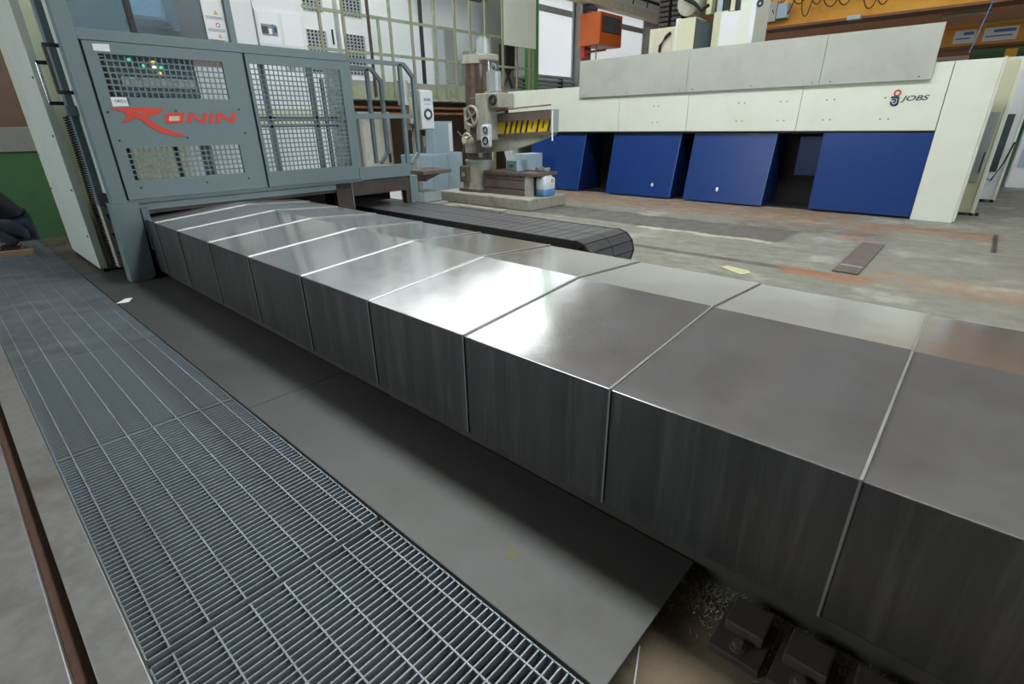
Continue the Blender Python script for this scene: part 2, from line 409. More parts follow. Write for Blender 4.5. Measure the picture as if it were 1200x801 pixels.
B(-12.85, -11.6, 3.5, 14.5, ZC-.12, ZC-.04).build('roof_light', 'roof_light_back', ceil)  # out-of-view strip added to brighten the gallery wall
for i in range(6):
    x = -11.3+i*3.8
    B(x-.12, x+.12, YL, YR, ZC-.55, ZC-.14).build('roof_beam', 'crane_brown', ceil)
# frosted windows in the back wall beside the green column
for n, (y0, y1, z0, z1) in enumerate(((15.75, 17.75, 3.3, 5.75), (18.7, 23.0, 3.3, 5.75))):
    wd = struct(B(XB-.02, XB+.04, y0, y1, z0, z1).build('window_%d' % (n+1), 'frosted'))
    f = MB()
    for a, c in ((y0-.08, y0), (y1, y1+.08)): f.box(XB-.02, XB+.1, a, c, z0-.08, z1+.08)
    for a, c in ((z0-.08, z0), (z1, z1+.08)): f.box(XB-.02, XB+.1, y0, y1, a, c)
    f.box(XB, XB+.06, y0, y1, z1-.5, z1-.3)
    f.build('window_frame', 'aluminium', wd)

# ------------------------------------------------------------------ telescopic way cover
NEAR, RIDGE, FAR = (1.60, .655), (2.58, .738), (3.34, .685)
ZBOT = .10
SEAMS = [2.53, 1.68, .82, -.05, -.91, -1.77, -2.62, -3.46, -4.34, -5.20, -6.05, -6.78, -7.45, -7.9]
def cover():
    t = thing('telescopic_way_cover', 'long telescopic steel way cover with ridged top of overlapping sections', 'machine cover', (-3, 2.49, 0))
    for i in range(len(SEAMS)-1):
        x1, x0 = SEAMS[i], SEAMS[i+1]; e = .0045*i
        prof = [(NEAR[0]-e, ZBOT-.002*0), (NEAR[0]-e, NEAR[1]+e), (RIDGE[0], RIDGE[1]+e), (FAR[0]+e, FAR[1]+e), (FAR[0]+e, ZBOT)]
        th = .004
        inner = [(prof[0][0]+th, ZBOT), (prof[1][0]+th, prof[1][1]-th), (RIDGE[0], prof[2][1]-th), (FAR[0]+e-th, prof[3][1]-th), (FAR[0]+e-th, ZBOT)]
        xa, xb = x0-.04, x1                       # tucked a little under the next, larger one
        m = MB()
        top = [(y, z) for y, z in prof[1:4]]+[(y, z) for y, z in inner[3:0:-1]]
        m.poly([(xa, y, z) for y, z in top], (xb-xa, 0, 0))
        sec = m.build('cover_section', 'cover_steel', t)
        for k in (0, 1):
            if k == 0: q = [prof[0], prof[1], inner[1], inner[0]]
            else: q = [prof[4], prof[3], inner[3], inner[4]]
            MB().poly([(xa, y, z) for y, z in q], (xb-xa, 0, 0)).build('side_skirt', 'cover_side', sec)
        # wiper strip round the near edge of the section
        m = MB(); wv = .0075; d = .004
        o = [(y+(-d if k < 2 else d if k > 2 else 0), z+(0 if k in (0, 4) else d)) for k, (y, z) in enumerate(prof)]
        for k in range(4):
            a, c = prof[k], prof[k+1]; ao, co = o[k], o[k+1]
            m.poly([(xb-wv, *a), (xb-wv, *c), (xb-wv, *co), (xb-wv, *ao)], (wv+.001, 0, 0))
        m.build('wiper_strip', 'wiper', sec)
        # rounded fold along the near shoulder
        MB().cyl((x0, prof[1][0]+.003, prof[1][1]-.003), (xb, prof[1][0]+.003, prof[1][1]-.003), .004, seg=8).build('folded_edge', 'cover_steel', sec, True)
cover()

# machine bed hidden under the cover: two rails on a dark base
bed = thing('machine_bed', 'dark cast machine bed with rails under the steel way cover', 'machine bed', (-3, 2.49, -.07))
B(-8.6, 2.4, 1.72, 3.3, .0, .12).build('bed_base', 'pit_iron', bed)
B(-.5, 2.15, 1.66, 3.3, -.07, .0).build('bed_foot', 'pit_iron', bed)
for y in (1.74, 3.08): B(-8.6, 2.4, y, y+.18, .12, .5).build('guide_rail', 'void_dark', bed)
B(-8.6, 2.2, 1.63, 1.66, .004, .06).build('drip_rail', 'pit_iron', bed)

# bolted clamp blocks in the pit
def clamp(x, y, label):
    t = thing('clamp_block', label, 'clamp', (x, y, -.0655), 'bolted clamp blocks in the pit under the cover')
    B(x-.085, x+.085, y-.12, y+.1, -.0655, -.035, .004).build('foot_plate', 'pit_iron', t)
    B(x-.065, x+.065, y-.03, y+.1, -.035, .012, .006).build('block', 'pit_iron', t)
    bo = MB().cyl((x, y-.075, -.035), (x, y-.075, -.026), .026, seg=18).build('washer', 'cast_iron', t, True)
    MB().cyl((x, y-.075, -.026), (x, y-.075, -.005), .018, seg=6).build('bolt_head', 'cast_iron', t)
clamp(-.235, 1.475, 'dark iron clamp block bolted in the pit nearest the bare plate edge')
clamp(-.04, 1.475, 'dark iron clamp block bolted in the pit farther along from the plate')
clamp(.155, 1.475, 'dark iron clamp block bolted in the pit, last one away from plate')
# swarf on the pit floor
sw = MB(); rs = random.Random(7)
for i in range(1500):
    x = rs.uniform(-.52, .9); y = rs.gauss(1.55, .07); z = -.0645
    if y < 1.2 or y > 1.66: continue
    a = rs.uniform(0, PI); l = rs.uniform(.005, .022)
    sw.bar((x, y, z), (x+l*math.cos(a), y+l*math.sin(a), z+rs.uniform(0, .012)), .0018)
s = sw.build('metal_swarf', 'swarf'); tag(s, 'curly metal swarf scattered in the pit along the cover', 'swarf'); s['kind'] = 'stuff'
pd_ = B(-.548, 2.19, .953, 1.60, -.0695, -.066).build('pit_dirt', 'dirt'); tag(pd_, 'sandy dirt covering the pit floor beside the clamp blocks', 'dirt'); pd_['kind'] = 'stuff'
cb = MB().tube([(-.5+.012*k, 1.2-.03*k, -.061) for k in range(8)], .003, 6).build('thin_cable', 'paper', None, True); tag(cb, 'thin pale cable lying in the pit by the plate corner', 'cable')

# floor plates between grating and cover
p = B(-3.128, -.49, .93, 1.615, .001, .014, .002).build('floor_plate', 'plate_steel', origin=(-1.8, 1.27, 0)); tag(p, 'stained grey steel floor plate ending at the open pit', 'floor plate', 'steel floor plates along the cover')
mat('rust_spot', srgb(112, 94, 80), .8, 0, .25, 14); mat('pale_spot', srgb(120, 116, 92), .8, 0, .25, 30)
rq = random.Random(11)
for (cx_, cy_, ra, rb, mm) in ((395, 545, 17, 12, 'rust_spot'), (521, 657, 15, 17, 'rust_spot'), (478, 620, 9, 8, 'rust_spot'), (600, 648, 8, 10, 'pale_spot'), (652, 760, 5, 8, 'pale_spot'), (330, 500, 10, 6, 'rust_spot')):
    q_ = []
    for k in range(18):
        a_ = k*2*PI/18; f_ = rq.uniform(.7, 1.15); g_ = at(cx_+ra*f_*math.cos(a_), cy_+rb*f_*math.sin(a_), 'Z', .0141); q_.append(g_)
    if min(v.y for v in q_) > .935: MB().poly(q_, (0, 0, .0004)).build('rust_stain', mm, p)
p = B(-7.98, -3.134, .93, 1.615, .001, .013, .002).build('floor_plate', 'plate_steel', origin=(-5, 1.27, 0)); tag(p, 'dark steel floor plate reaching under the cabin leg', 'floor plate', 'steel floor plates along the cover')
p = MB().poly([at(*q, 'Z', .0145) for q in ((136, 356), (147, 350), (155, 349), (151, 354))], (0, 0, .004)).build('metal_offcut', 'paper'); tag(p, 'small pale metal sliver lying by the grating edge', 'offcut')

# ------------------------------------------------------------------ walkway gratings
PITCH, GW = .0305, .915
def grating(i, x0, x1, label):
    t = thing('floor_grating', label, 'grating', ((x0+x1)/2, .46, -.03), 'walkway grating panels beside the bed plate')
    zt = .008; n = int((x1-x0-.02)/PITCH); y0, y1 = .004, .004+GW
    f = MB()
    f.box(x0, x0+.006, y0, y1, zt-.04, zt); f.box(x1-.006, x1, y0, y1, zt-.04, zt)
    f.box(x0, x1, y0, y0+.005, zt-.04, zt); f.box(x0, x1, y1-.005, y1, zt-.04, zt)
    f.build('frame', 'grate_steel', t)
    if i < 3:
        me = BAR
        for k in range(1, n): inst('bearing_bar', me, t, (x0+.01+k*(x1-x0-.02)/n, y0, zt))
    else:
        m = MB()
        for k in range(1, n): x = x0+.01+k*(x1-x0-.02)/n; m.box(x-.0036, x+.0036, y0, y1, zt-.035, zt)
        o = m.build('bearing_bars', 'grate_steel', t); o['kind'] = 'stuff'
    for k in range(7):
        y = y0+.07+k*.129
        B(x0, x1, y-.003, y+.003, zt-.012, zt+.0015).build('cross_rod', 'grate_steel', t)
BAR = unit('bearing_bar', MB().box(-.0028, .0028, 0, GW, -.035, 0), 'grate_steel')
gx = [.02, -1.68, -3.36, -5.04, -6.72, -8.40, -10.08, -11.5]
for i in range(7):
    lab = ['steel grating panel with wide dark gaps beside the open pit', 'steel grating panel crossed by a rusty strip, second from the open pit'][i] if i < 2 else \
          ('last grating panel of the walkway, under the crouching worker' if i == 6 else 'grey steel grating panel, %s from the open pit' % ['third', 'fourth', 'fifth', 'sixth'][i-2])
    grating(i, gx[i+1]+(.022 if i == 0 else .004), gx[i]-(.008 if i == 1 else .004), lab)
# cross bearers and side angles under the gratings
sup = thing('grating_support', 'dark steel support frame under the walkway gratings', 'frame', (-5, .46, -.42))
for x in gx[:7]: B(x-.03, x+.03, .003, .922, -.09, -.033).build('cross_bearer', 'pit_iron', sup)
for x in (-1, -4, -7, -10): B(x-.03, x+.03, .42, .48, -.42, -.034).build('leg', 'pit_iron', sup)

# T-slotted steel bed plates
for y0, y1, lab in ((-.122, -.002, 'narrow worn steel bed plate strip between slot and grating'), (-1.55, -.178, 'wide worn steel bed plate on the far side of the rusty slot')):
    o = B(-11.6, 2.1, y0, y1, -.159, .006, .004).build('bed_plate', 'bed_steel', origin=(-4, (y0+y1)/2, -.16)); tag(o, lab, 'bed plate')
o = B(-11.6, 2.1, -.176, -.124, -.159, -.045).build('slot_base', 'rust_slot', origin=(-4, -.15, -.16)); tag(o, 'rusty brown bottom of the slot between the bed plates', 'slot')

# ------------------------------------------------------------------ energy chain
def chain():
    t = thing('energy_chain', 'wide black cable carrier chain curling over on the floor', 'cable chain', (-5, 5.05, 0))
    y0, y1, r, xe = 4.55, 5.47, .225, -3.2
    path = []
    L = .16
    x = xe-30*L
    while x < xe-.01: path.append((x, 2*r+.02, 0)); x += L
    nb = 6
    for k in range(nb): path.append((xe, 0, PI/2-(k+.5)*PI/nb))
    x = xe
    while x > -7.0: path.append((x, .02, 2)); x -= L
    def link(px, pz, ang):
        # local frame: tangent (c,s) in XZ
        c, s_ = math.cos(ang), math.sin(ang)
        def P(u, y, v): return (px+u*c-v*s_, y, pz+u*s_+v*c)
        return P
    for k, (a, z, ang) in enumerate(path):
        if ang == 0: P = link(a+L/2, z, 0); l = L
        elif ang == 2: P = link(a-L/2, z, PI); l = L
        else:
            P = link(xe+(r)*math.cos(ang), r+.02+(r)*math.sin(ang), ang-PI/2); l = 2*r*math.tan(PI/nb/2)
        g = .006; h = .035
        m = MB()
        m.poly([P(-l/2+g, y0+.035, -h), P(l/2-g, y0+.035, -h), P(l/2-g, y0+.035, 0), P(-l/2+g, y0+.035, 0)], (0, (y1-y0)/2-.045, 0))
        o = m.build('chain_plate', 'chain_black', t)
        m = MB().poly([P(-l/2+g, (y0+y1)/2, -h), P(l/2-g, (y0+y1)/2, -h), P(l/2-g, (y0+y1)/2, 0), P(-l/2+g, (y0+y1)/2, 0)], (0, (y1-y0)/2-.035, 0)); m.build('chain_plate', 'chain_black', t)
        for y in (y0, y1-.03):
            pts = [P(-l/2, y, .002), P(l/2, y, .002), P(l/2+.006, y, -.05), P(l/2, y, -.1), P(-l/2, y, -.1), P(-l/2+.006, y, -.05)]
            MB().poly(pts, (0, .03, 0)).build('side_link', 'chain_side', t)
chain()

# ------------------------------------------------------------------ operator cabin on the machine carriage
XC = -7.15
def cabin():
    t = thing('operator_cabin', 'grey-blue machine cabin with mesh panels and red lettering', 'machine cabin', (-8.3, 3.4, 0))
    G, D = 'cabin_grey', 'cabin_dark'
    ZT, ZB = 2.53, .93
    # corner posts and legs
    B(XC-.14, XC+.02, 1.29, 1.43, .9, 4.0, .004).build('corner_post', G, t)
    MB().poly([(XC+.03, 1.24, 0.016), (XC+.03, 1.43, .016), (XC+.03, 1.49, .06), (XC+.03, 1.53, .9), (XC+.03, 1.27, .9)], (-.2, 0, 0)).build('leg', G, t)
    B(XC-.14, XC+.02, 5.36, 5.52, 0, .9, .004).build('leg', G, t)
    # doors: sheet with mesh openings
    def door(y0, y1, opens):
        d = MB(); zs = [ZB]; X0, X1 = XC-.03, XC+.012
        o0, o1 = opens[0][0], opens[0][1]
        d.box(X0, X1, y0, o0, ZB, ZT-.035); d.box(X0, X1, o1, y1, ZB, ZT-.035)
        zz = ZB
        for (a, b_, z0, z1) in sorted(opens, key=lambda q: q[2]):
            d.box(X0, X1, o0, o1, zz, z0); zz = z1
        d.box(X0, X1, o0, o1, zz, ZT-.035)
        bmesh.ops.remove_doubles(d.b, verts=d.b.verts, dist=1e-5)
        o = d.build('door_panel', G, t)
        for (a, b_, z0, z1) in opens:
            lattice(XC-.01, .006, a, b_, z0, z1, round((b_-a)/.0585), round((z1-z0)/.0585), .014).build('mesh_grille', G, o)
        return o
    d1 = door(1.455, 3.02, [(1.565, 2.77, 1.98, 2.385), (1.565, 2.77, 1.13, 1.47)])
    d2 = door(3.05, 4.43, [(3.09, 4.33, 1.12, 2.39)])
    for y, z in ((1.5, 1.83), (2.15, 1.85), (2.85, 1.87), (1.53, 1.55), (2.2, 1.56), (2.87, 1.6), (1.6, 1.05), (2.3, 1.05), (2.8, 1.06)):
        MB().cyl((XC+.01, y, z), (XC+.018, y, z), .011, seg=8).build('screw', 'black', d1)
    for y in (1.44, 3.035): B(XC-.08, XC-.032, y-.04, y+.04, ZB, ZT).build('frame_upright', D, t)
    B(XC-.1, XC+.014, 1.43, 4.46, ZT-.03, ZT+.07, .004).build('top_rail', G, t)
    B(XC-.1, XC+.016, 1.43, 4.46, .88, .925, .003).build('bottom_rail', D, t)
    # lettering
    def pix(pts, sc_, ox, oy, X=XC+.014): return [at(ox+a/sc_, oy+b_/sc_, 'X', X) for a, b_ in pts]
    R = [(165, 100), (340, 97), (470, 100), (535, 103), (541, 118), (520, 140), (450, 155), (420, 160), (470, 195), (540, 235), (620, 265), (715, 295), (640, 297), (560, 280), (470, 240), (420, 205), (385, 175), (360, 165), (315, 185), (300, 198), (245, 197), (285, 175), (290, 150), (275, 128), (225, 115)]
    lg = MB().poly(pix(R, 6, 100, 110), (.004, 0, 0)).build('letter_r', 'red_logo', t)
    MB().poly(pix([(362, 128), (385, 122), (410, 122), (395, 135), (370, 137)], 6, 100, 110, XC+.0185), (.001, 0, 0)).build('letter_counter', G, lg)
    Oo = [(562, 145), (580, 132), (690, 130), (696, 145), (690, 190), (672, 204), (575, 206), (560, 192)]
    o = MB().poly(pix(Oo, 6, 100, 110), (.004, 0, 0)).build('letter_o', 'red_logo', t)
    MB().poly(pix([(590, 157), (666, 155), (662, 187), (588, 190)], 6, 100, 110, XC+.0185), (.001, 0, 0)).build('letter_counter', 'beige_fill', o)
    def en(x, y):
        m = MB(); q = lambda pts: m.poly(pix([(a+x, b_+y) for a, b_ in pts], 6, 100, 110), (.004, 0, 0))
        q([(8, 0), (36, 0), (26, 70), (0, 70)]); q([(36, 2), (104, 50), (98, 69), (30, 22)]); q([(112, 0), (140, 0), (130, 70), (102, 70)])
        m.build('letter_n', 'red_logo', t)
    en(718, 134); en(918, 132)
    MB().poly(pix([(878, 133), (903, 133), (893, 204), (868, 204)], 6, 100, 110), (.004, 0, 0)).build('letter_i', 'red_logo', t)
    # stickers
    MB().poly(pix([(430, 203), (510, 207), (517, 242), (438, 236)], 4, 0, 0), (.002, 0, 0)).build('sticker', 'paper', t)
    s_ = MB().poly(pix([(517, 455), (590, 456), (604, 497), (528, 499)], 4, 0, 0), (.003, 0, 0)).build('sticker', 'paper', t)
    text_obj('sticker_text', 'ORG.2', 'ink', t, (XC+.018, 1.59, 1.925), (0, 1, 0), (0, 0, 1), .03, width=.1)
    B(XC+.0165, XC+.018, 1.715, 1.722, 1.905, 1.965).build('sticker_text', 'ink', t)
    # glazing above: window with operator console behind
    wz = 3.95
    B(XC-.06, XC-.05, 1.43, 2.69, ZT+.07, wz).build('window_pane', 'cab_glass', t)
    B(XC-.1, XC+.01, 2.93, 3.0, ZT+.07, wz).build('frame_post', G, t)
    B(XC-.07, XC-.03, 1.93, 1.985, ZT+.07, wz).build('window_bar', 'black', t)
    st = B(XC-.04, XC-.03, 2.69, 2.925, ZT+.085, wz).build('warning_sheet', 'paper', t)
    for k, (z, c) in enumerate(((2.895, 'warn_yellow'), (2.77, 'ring_red'), (2.66, 'warn_yellow'))):
        y = 2.83
        if c == 'warn_yellow': MB().poly([(XC-.029, y-.025, z-.02), (XC-.029, y+.025, z-.02), (XC-.029, y, z+.026)], (.002, 0, 0)).build('warning_triangle', c, st)
        else: MB().torus((XC-.029, y, z), .02, .004, (1, 0, 0), 18, 6).build('prohibition_ring', c, st)
        for j in range(3): B(XC-.0295, XC-.028, 2.71, 2.90, z-.045-.011*j, z-.042-.011*j).build('printed_line', 'ink', st)
    B(XC-.09, XC-.06, 3.0, 3.28, ZT+.07, wz).build('white_panel', 'white_panel', t)
    B(XC-.09, XC-.055, 3.285, 3.93, ZT+.07, wz).build('white_panel', 'white_panel', t)
    dh = B(XC-.055, XC-.035, 3.29, 3.90, ZT+.075, 3.0).build('document_holder', 'white_panel', t)
    B(XC-.034, XC-.031, 3.31, 3.57, 2.63, 2.98).build('paper_sheet', 'paper', dh)
    B(XC-.034, XC-.031, 3.61, 3.87, 2.63, 2.98).build('paper_sheet', 'paper', dh)
    ph = B(XC-.0305, XC-.0295, 3.34, 3.54, 2.72, 2.86).build('printed_photo', 'wall_grey', dh)
    for k, (a, b_, c, d_, mm) in enumerate(((3.34, 3.42, 2.74, 2.82, 'ink'), (3.43, 3.47, 2.74, 2.80, 'paper'), (3.475, 3.5, 2.73, 2.85, 'sign_blue'), (3.34, 3.54, 2.845, 2.86, 'paper'), (3.5, 3.54, 2.76, 2.82, 'ink'))):
        B(XC-.0296, XC-.029, a, b_, c, d_).build('printed_patch', mm, dh)
    # console
    mon = B(-7.62, -7.56, 2.02, 2.42, 2.80, 3.3, .01).build('monitor', 'screen_frame', t)
    B(-7.562, -7.555, 2.06, 2.38, 2.84, 3.26).build('monitor_screen', 'screen', mon)
    kb = MB().poly([(-7.56, 2.0, 2.79), (-7.56, 2.44, 2.79), (-7.30, 2.44, 2.68), (-7.30, 2.0, 2.68)], (0, 0, -.05)).build('keyboard', 'black', t)
    kc = ['wall_grey', 'wall_grey', 'sign_blue', 'warn_yellow']
    for r_ in range(5):
        for c in range(11):
            u = .05+r_*.19; x = -7.55+.25*u+.005; z = 2.792-.11*u
            B(x, x+.034, 2.015+c*.037, 2.042+c*.037, z, z+.012).build('key', kc[(3 if (r_ == 0 and c > 7) else 2 if (c > 7 and (r_+c) % 2) else 0)], kb)
    B(-7.75, -7.5, 2.5, 2.56, ZB, 2.6).build('console_stand', D, t)
    B(-8.0, -7.64, 1.55, 2.55, 2.45, 2.56).build('desk', D, t)
    B(-9.0, -8.95, 1.45, 3.0, ZT, wz).build('cabin_back', G, t)
    # inside, seen through the mesh
    cp = B(-7.8, -7.45, 1.75, 2.56, 2.0, 2.44).build('control_box', D, t)
    B(-7.452, -7.44, 1.78, 2.53, 2.1, 2.2).build('control_strip', 'aluminium', cp)
    for k, (y, z, mm) in enumerate(((2.13, 2.36, 'lamp_yellow'), (2.13, 2.31, 'lamp_white'), (2.17, 2.25, 'lamp_yellow'), (2.03, 2.32, 'lamp_green'), (2.2, 2.31, 'lamp_green'), (1.9, 2.37, 'lamp_green'), (2.0, 2.38, 'sign_blue'))):
        MB().cyl((-7.45, y, z), (-7.42, y, z), .017, seg=12).build('indicator_lamp', mm, cp)
    B(-9.0, -8.95, 1.45, 2.72, ZB, 1.75).build('inner_panel', 'cream_side', t)
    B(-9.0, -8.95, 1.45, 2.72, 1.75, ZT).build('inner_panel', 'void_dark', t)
    B(-9.0, -8.95, 2.72, 5.32, 1.95, 2.5).build('inner_panel', 'white_panel', t)
    B(-9.0, -8.95, 2.72, 5.32, 1.72, 1.95).build('inner_panel', 'cream_side', t)
    B(-9.0, -8.95, 2.72, 5.32, ZB, 1.72).build('inner_panel', 'white_panel', t)
    for y in (1.62, 2.12): B(-7.42, -7.36, y-.03, y+.03, ZB, 2.0).build('inner_post', 'black', t)
    for y in (3.42, 4.1): B(-7.6, -7.54, y-.035, y+.035, ZB, ZT).build('inner_post', D, t)
    B(-7.6, -7.54, 3.05, 4.43, 1.74, 1.80).build('inner_rail', D, t)
    B(-7.6, -7.54, 3.05, 4.43, 1.66, 1.69).build('inner_rail', D, t)
    MB().bar((-7.55, 4.1, 2.36), (-8.4, 4.5, 2.4), .05).build('inner_rail', D, t)
    B(-7.6, -7.55, 4.25, 4.29, ZB, 2.3).build('inner_post', D, t)
    # floor of the cabin, carriage side, and a sheet coloured dark to shade the mouth
    B(-9.05, XC-.03, 1.45, 5.36, .87, .92).build('cabin_floor', D, t)
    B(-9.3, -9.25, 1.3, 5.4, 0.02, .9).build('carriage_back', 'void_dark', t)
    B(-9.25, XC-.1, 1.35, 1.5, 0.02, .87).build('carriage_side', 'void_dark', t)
    B(XC-.08, XC+.0, 1.53, 4.3, .80, .875, .003).build('mouth_beam', G, t)
    B(XC-.08, XC-.02, 1.55, 4.28, .76, .80).build('mouth_lip', 'brown_steel', t)
    B(XC-.1, XC+.05, 1.53, 1.60, .36, .83).build('mouth_flange', 'cabin_dark', t)
    # beam over the chain slot
    B(XC-.1, XC+.0, 4.28, 5.36, .68, .88).build('slot_beam', 'brown_steel', t)
    B(XC-.1, XC+.0, 4.02, 4.30, .25, .88).build('slot_cheek', 'brown_steel', t)
    B(XC-.1, XC+.0, 5.28, 5.36, .1, .68).build('slot_cheek', 'brown_steel', t)
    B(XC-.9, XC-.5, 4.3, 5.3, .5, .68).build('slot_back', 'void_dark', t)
    B(XC-.04, XC+.005, 4.28, 4.29, .25, .88).build('panel_joint', 'bright_edge', t)
    # gate railings on the right
    def gate(X, y0, y1, zt, ym, mats, zb=1.08):
        g = MB(); wv = .055
        g.bar((X, y0, zb), (X, y0, zt), wv); g.bar((X, y0, zt), (X, y1-.16, zt), wv); g.bar((X, y1-.16, zt), (X, y1, zt-.17), wv)
        g.bar((X, y1, zt-.16), (X, y1, zb+.16), wv); g.bar((X, y1, zb+.17), (X, y1-.16, zb), wv)
        g.bar((X, y0, 1.80), (X, y1-.06, 1.80), .06)
        o = g.build('gate_frame', mats, t)
        MB().bar((X, ym, zb), (X, ym, zt), wv).build('gate_post', mats, o)
    gate(XC-.02, 4.46, 5.62, 2.53, 5.38, G)
    gate(XC-.65, 4.75, 5.45, 2.5, 5.2, D)
    B(XC-.03, XC+.01, 4.44, 5.40, .90, 1.09, .003).build('kick_plate', G, t)
    B(XC-.6, XC-.02, 4.44, 4.48, .93, 2.5).build('side_frame', 'white_panel', t)
    # side facing the walkway
    B(-7.5, XC-.14, 1.30, 1.33, 1.0, 4.0).build('side_panel', 'white_column', t)
    B(-7.66, -7.5, 1.24, 1.34, .85, 4.0, .004).build('side_post', D, t)
    B(-7.86, -7.66, 1.26, 1.32, .1, 4.0).build('side_strip', 'drill_grey', t)
    for k in range(4):
        z = .1+.22*k
        B(-7.62, XC-.18, 1.3, 1.5, z, z+.06).build('step', 'brown_steel', t)
        MB().bar((-7.6, 1.3, z+.2), (XC-.2, 1.32, z+.05), .05, .02).build('step_stay', 'brown_steel', t)
    # grab handles
    for (xa, za, xb, zb2, yy, mm) in ((-7.36, 2.45, -7.36, 2.02, 1.18, 'brown_steel'), (-7.74, 2.32, -7.74, 1.93, 1.14, 'bright_edge')):
        hd = MB().cyl((xa, yy, za), (xb, yy, zb2), .017, seg=12).build('grab_handle', mm, t, True)
        for z in (za, zb2): MB().bar((xa, yy-.01, z), (xa, 1.31, z), .035).build('handle_bracket', 'black', hd)
    return t
cabin()

# coiled cable hanging at the cabin corner
sp = thing('spiral_cable', 'black coiled cable hanging from box between column and cabin', 'cable', (-7.45, 1.2, .1))
B(-7.50, -7.40, 1.2, 1.295, 1.80, 1.90, .005).build('junction_box', 'cabin_dark', sp)
m = MB(); pts = []
for k in range(900):
    s_ = k/899; z = 1.8-1.62*s_; a = k*2*PI/14; rr = .026
    cx = -7.47-.1*s_+.02*math.sin(s_*7); pts.append((cx+rr*math.cos(a), 1.19+rr*math.sin(a), z))
m.tube(pts, .0065, 5).build('coil', 'black_rubber', sp, True)

# ------------------------------------------------------------------ tall machine column
c = thing('machine_column', 'tall pale machine column with screw holes at the walkway edge', 'machine column', (-8.6, 1.4, 0))
B(-9.6, -8.02, 1.12, 1.2, .05, 6.0, .006).build('column_cover', 'white_column', c)
B(-9.65, -8.2, 1.2, 1.55, .0, 6.0).build('column_body', 'cream_side', c)
B(-10.1, -9.65, 1.16, 1.55, .0, 6.0, .01).build('column_flange', 'cream_side', c)
B(-9.67, -9.61, 1.13, 1.2, .0, 6.0).build('shadow_gap', 'black', c)
B(-9.6, -8.04, 1.15, 1.2, .0, .05).build('column_foot', 'black', c)
for z in (.45, 1.0, 1.6, 2.2): MB().cyl((-8.12, 1.112, z), (-8.12, 1.125, z), .014, seg=10).build('screw', 'black', c)
for z in (1.35, .9): B(-10.08, -9.67, 1.145, 1.165, z, z+.008).build('panel_joint', 'black', c)

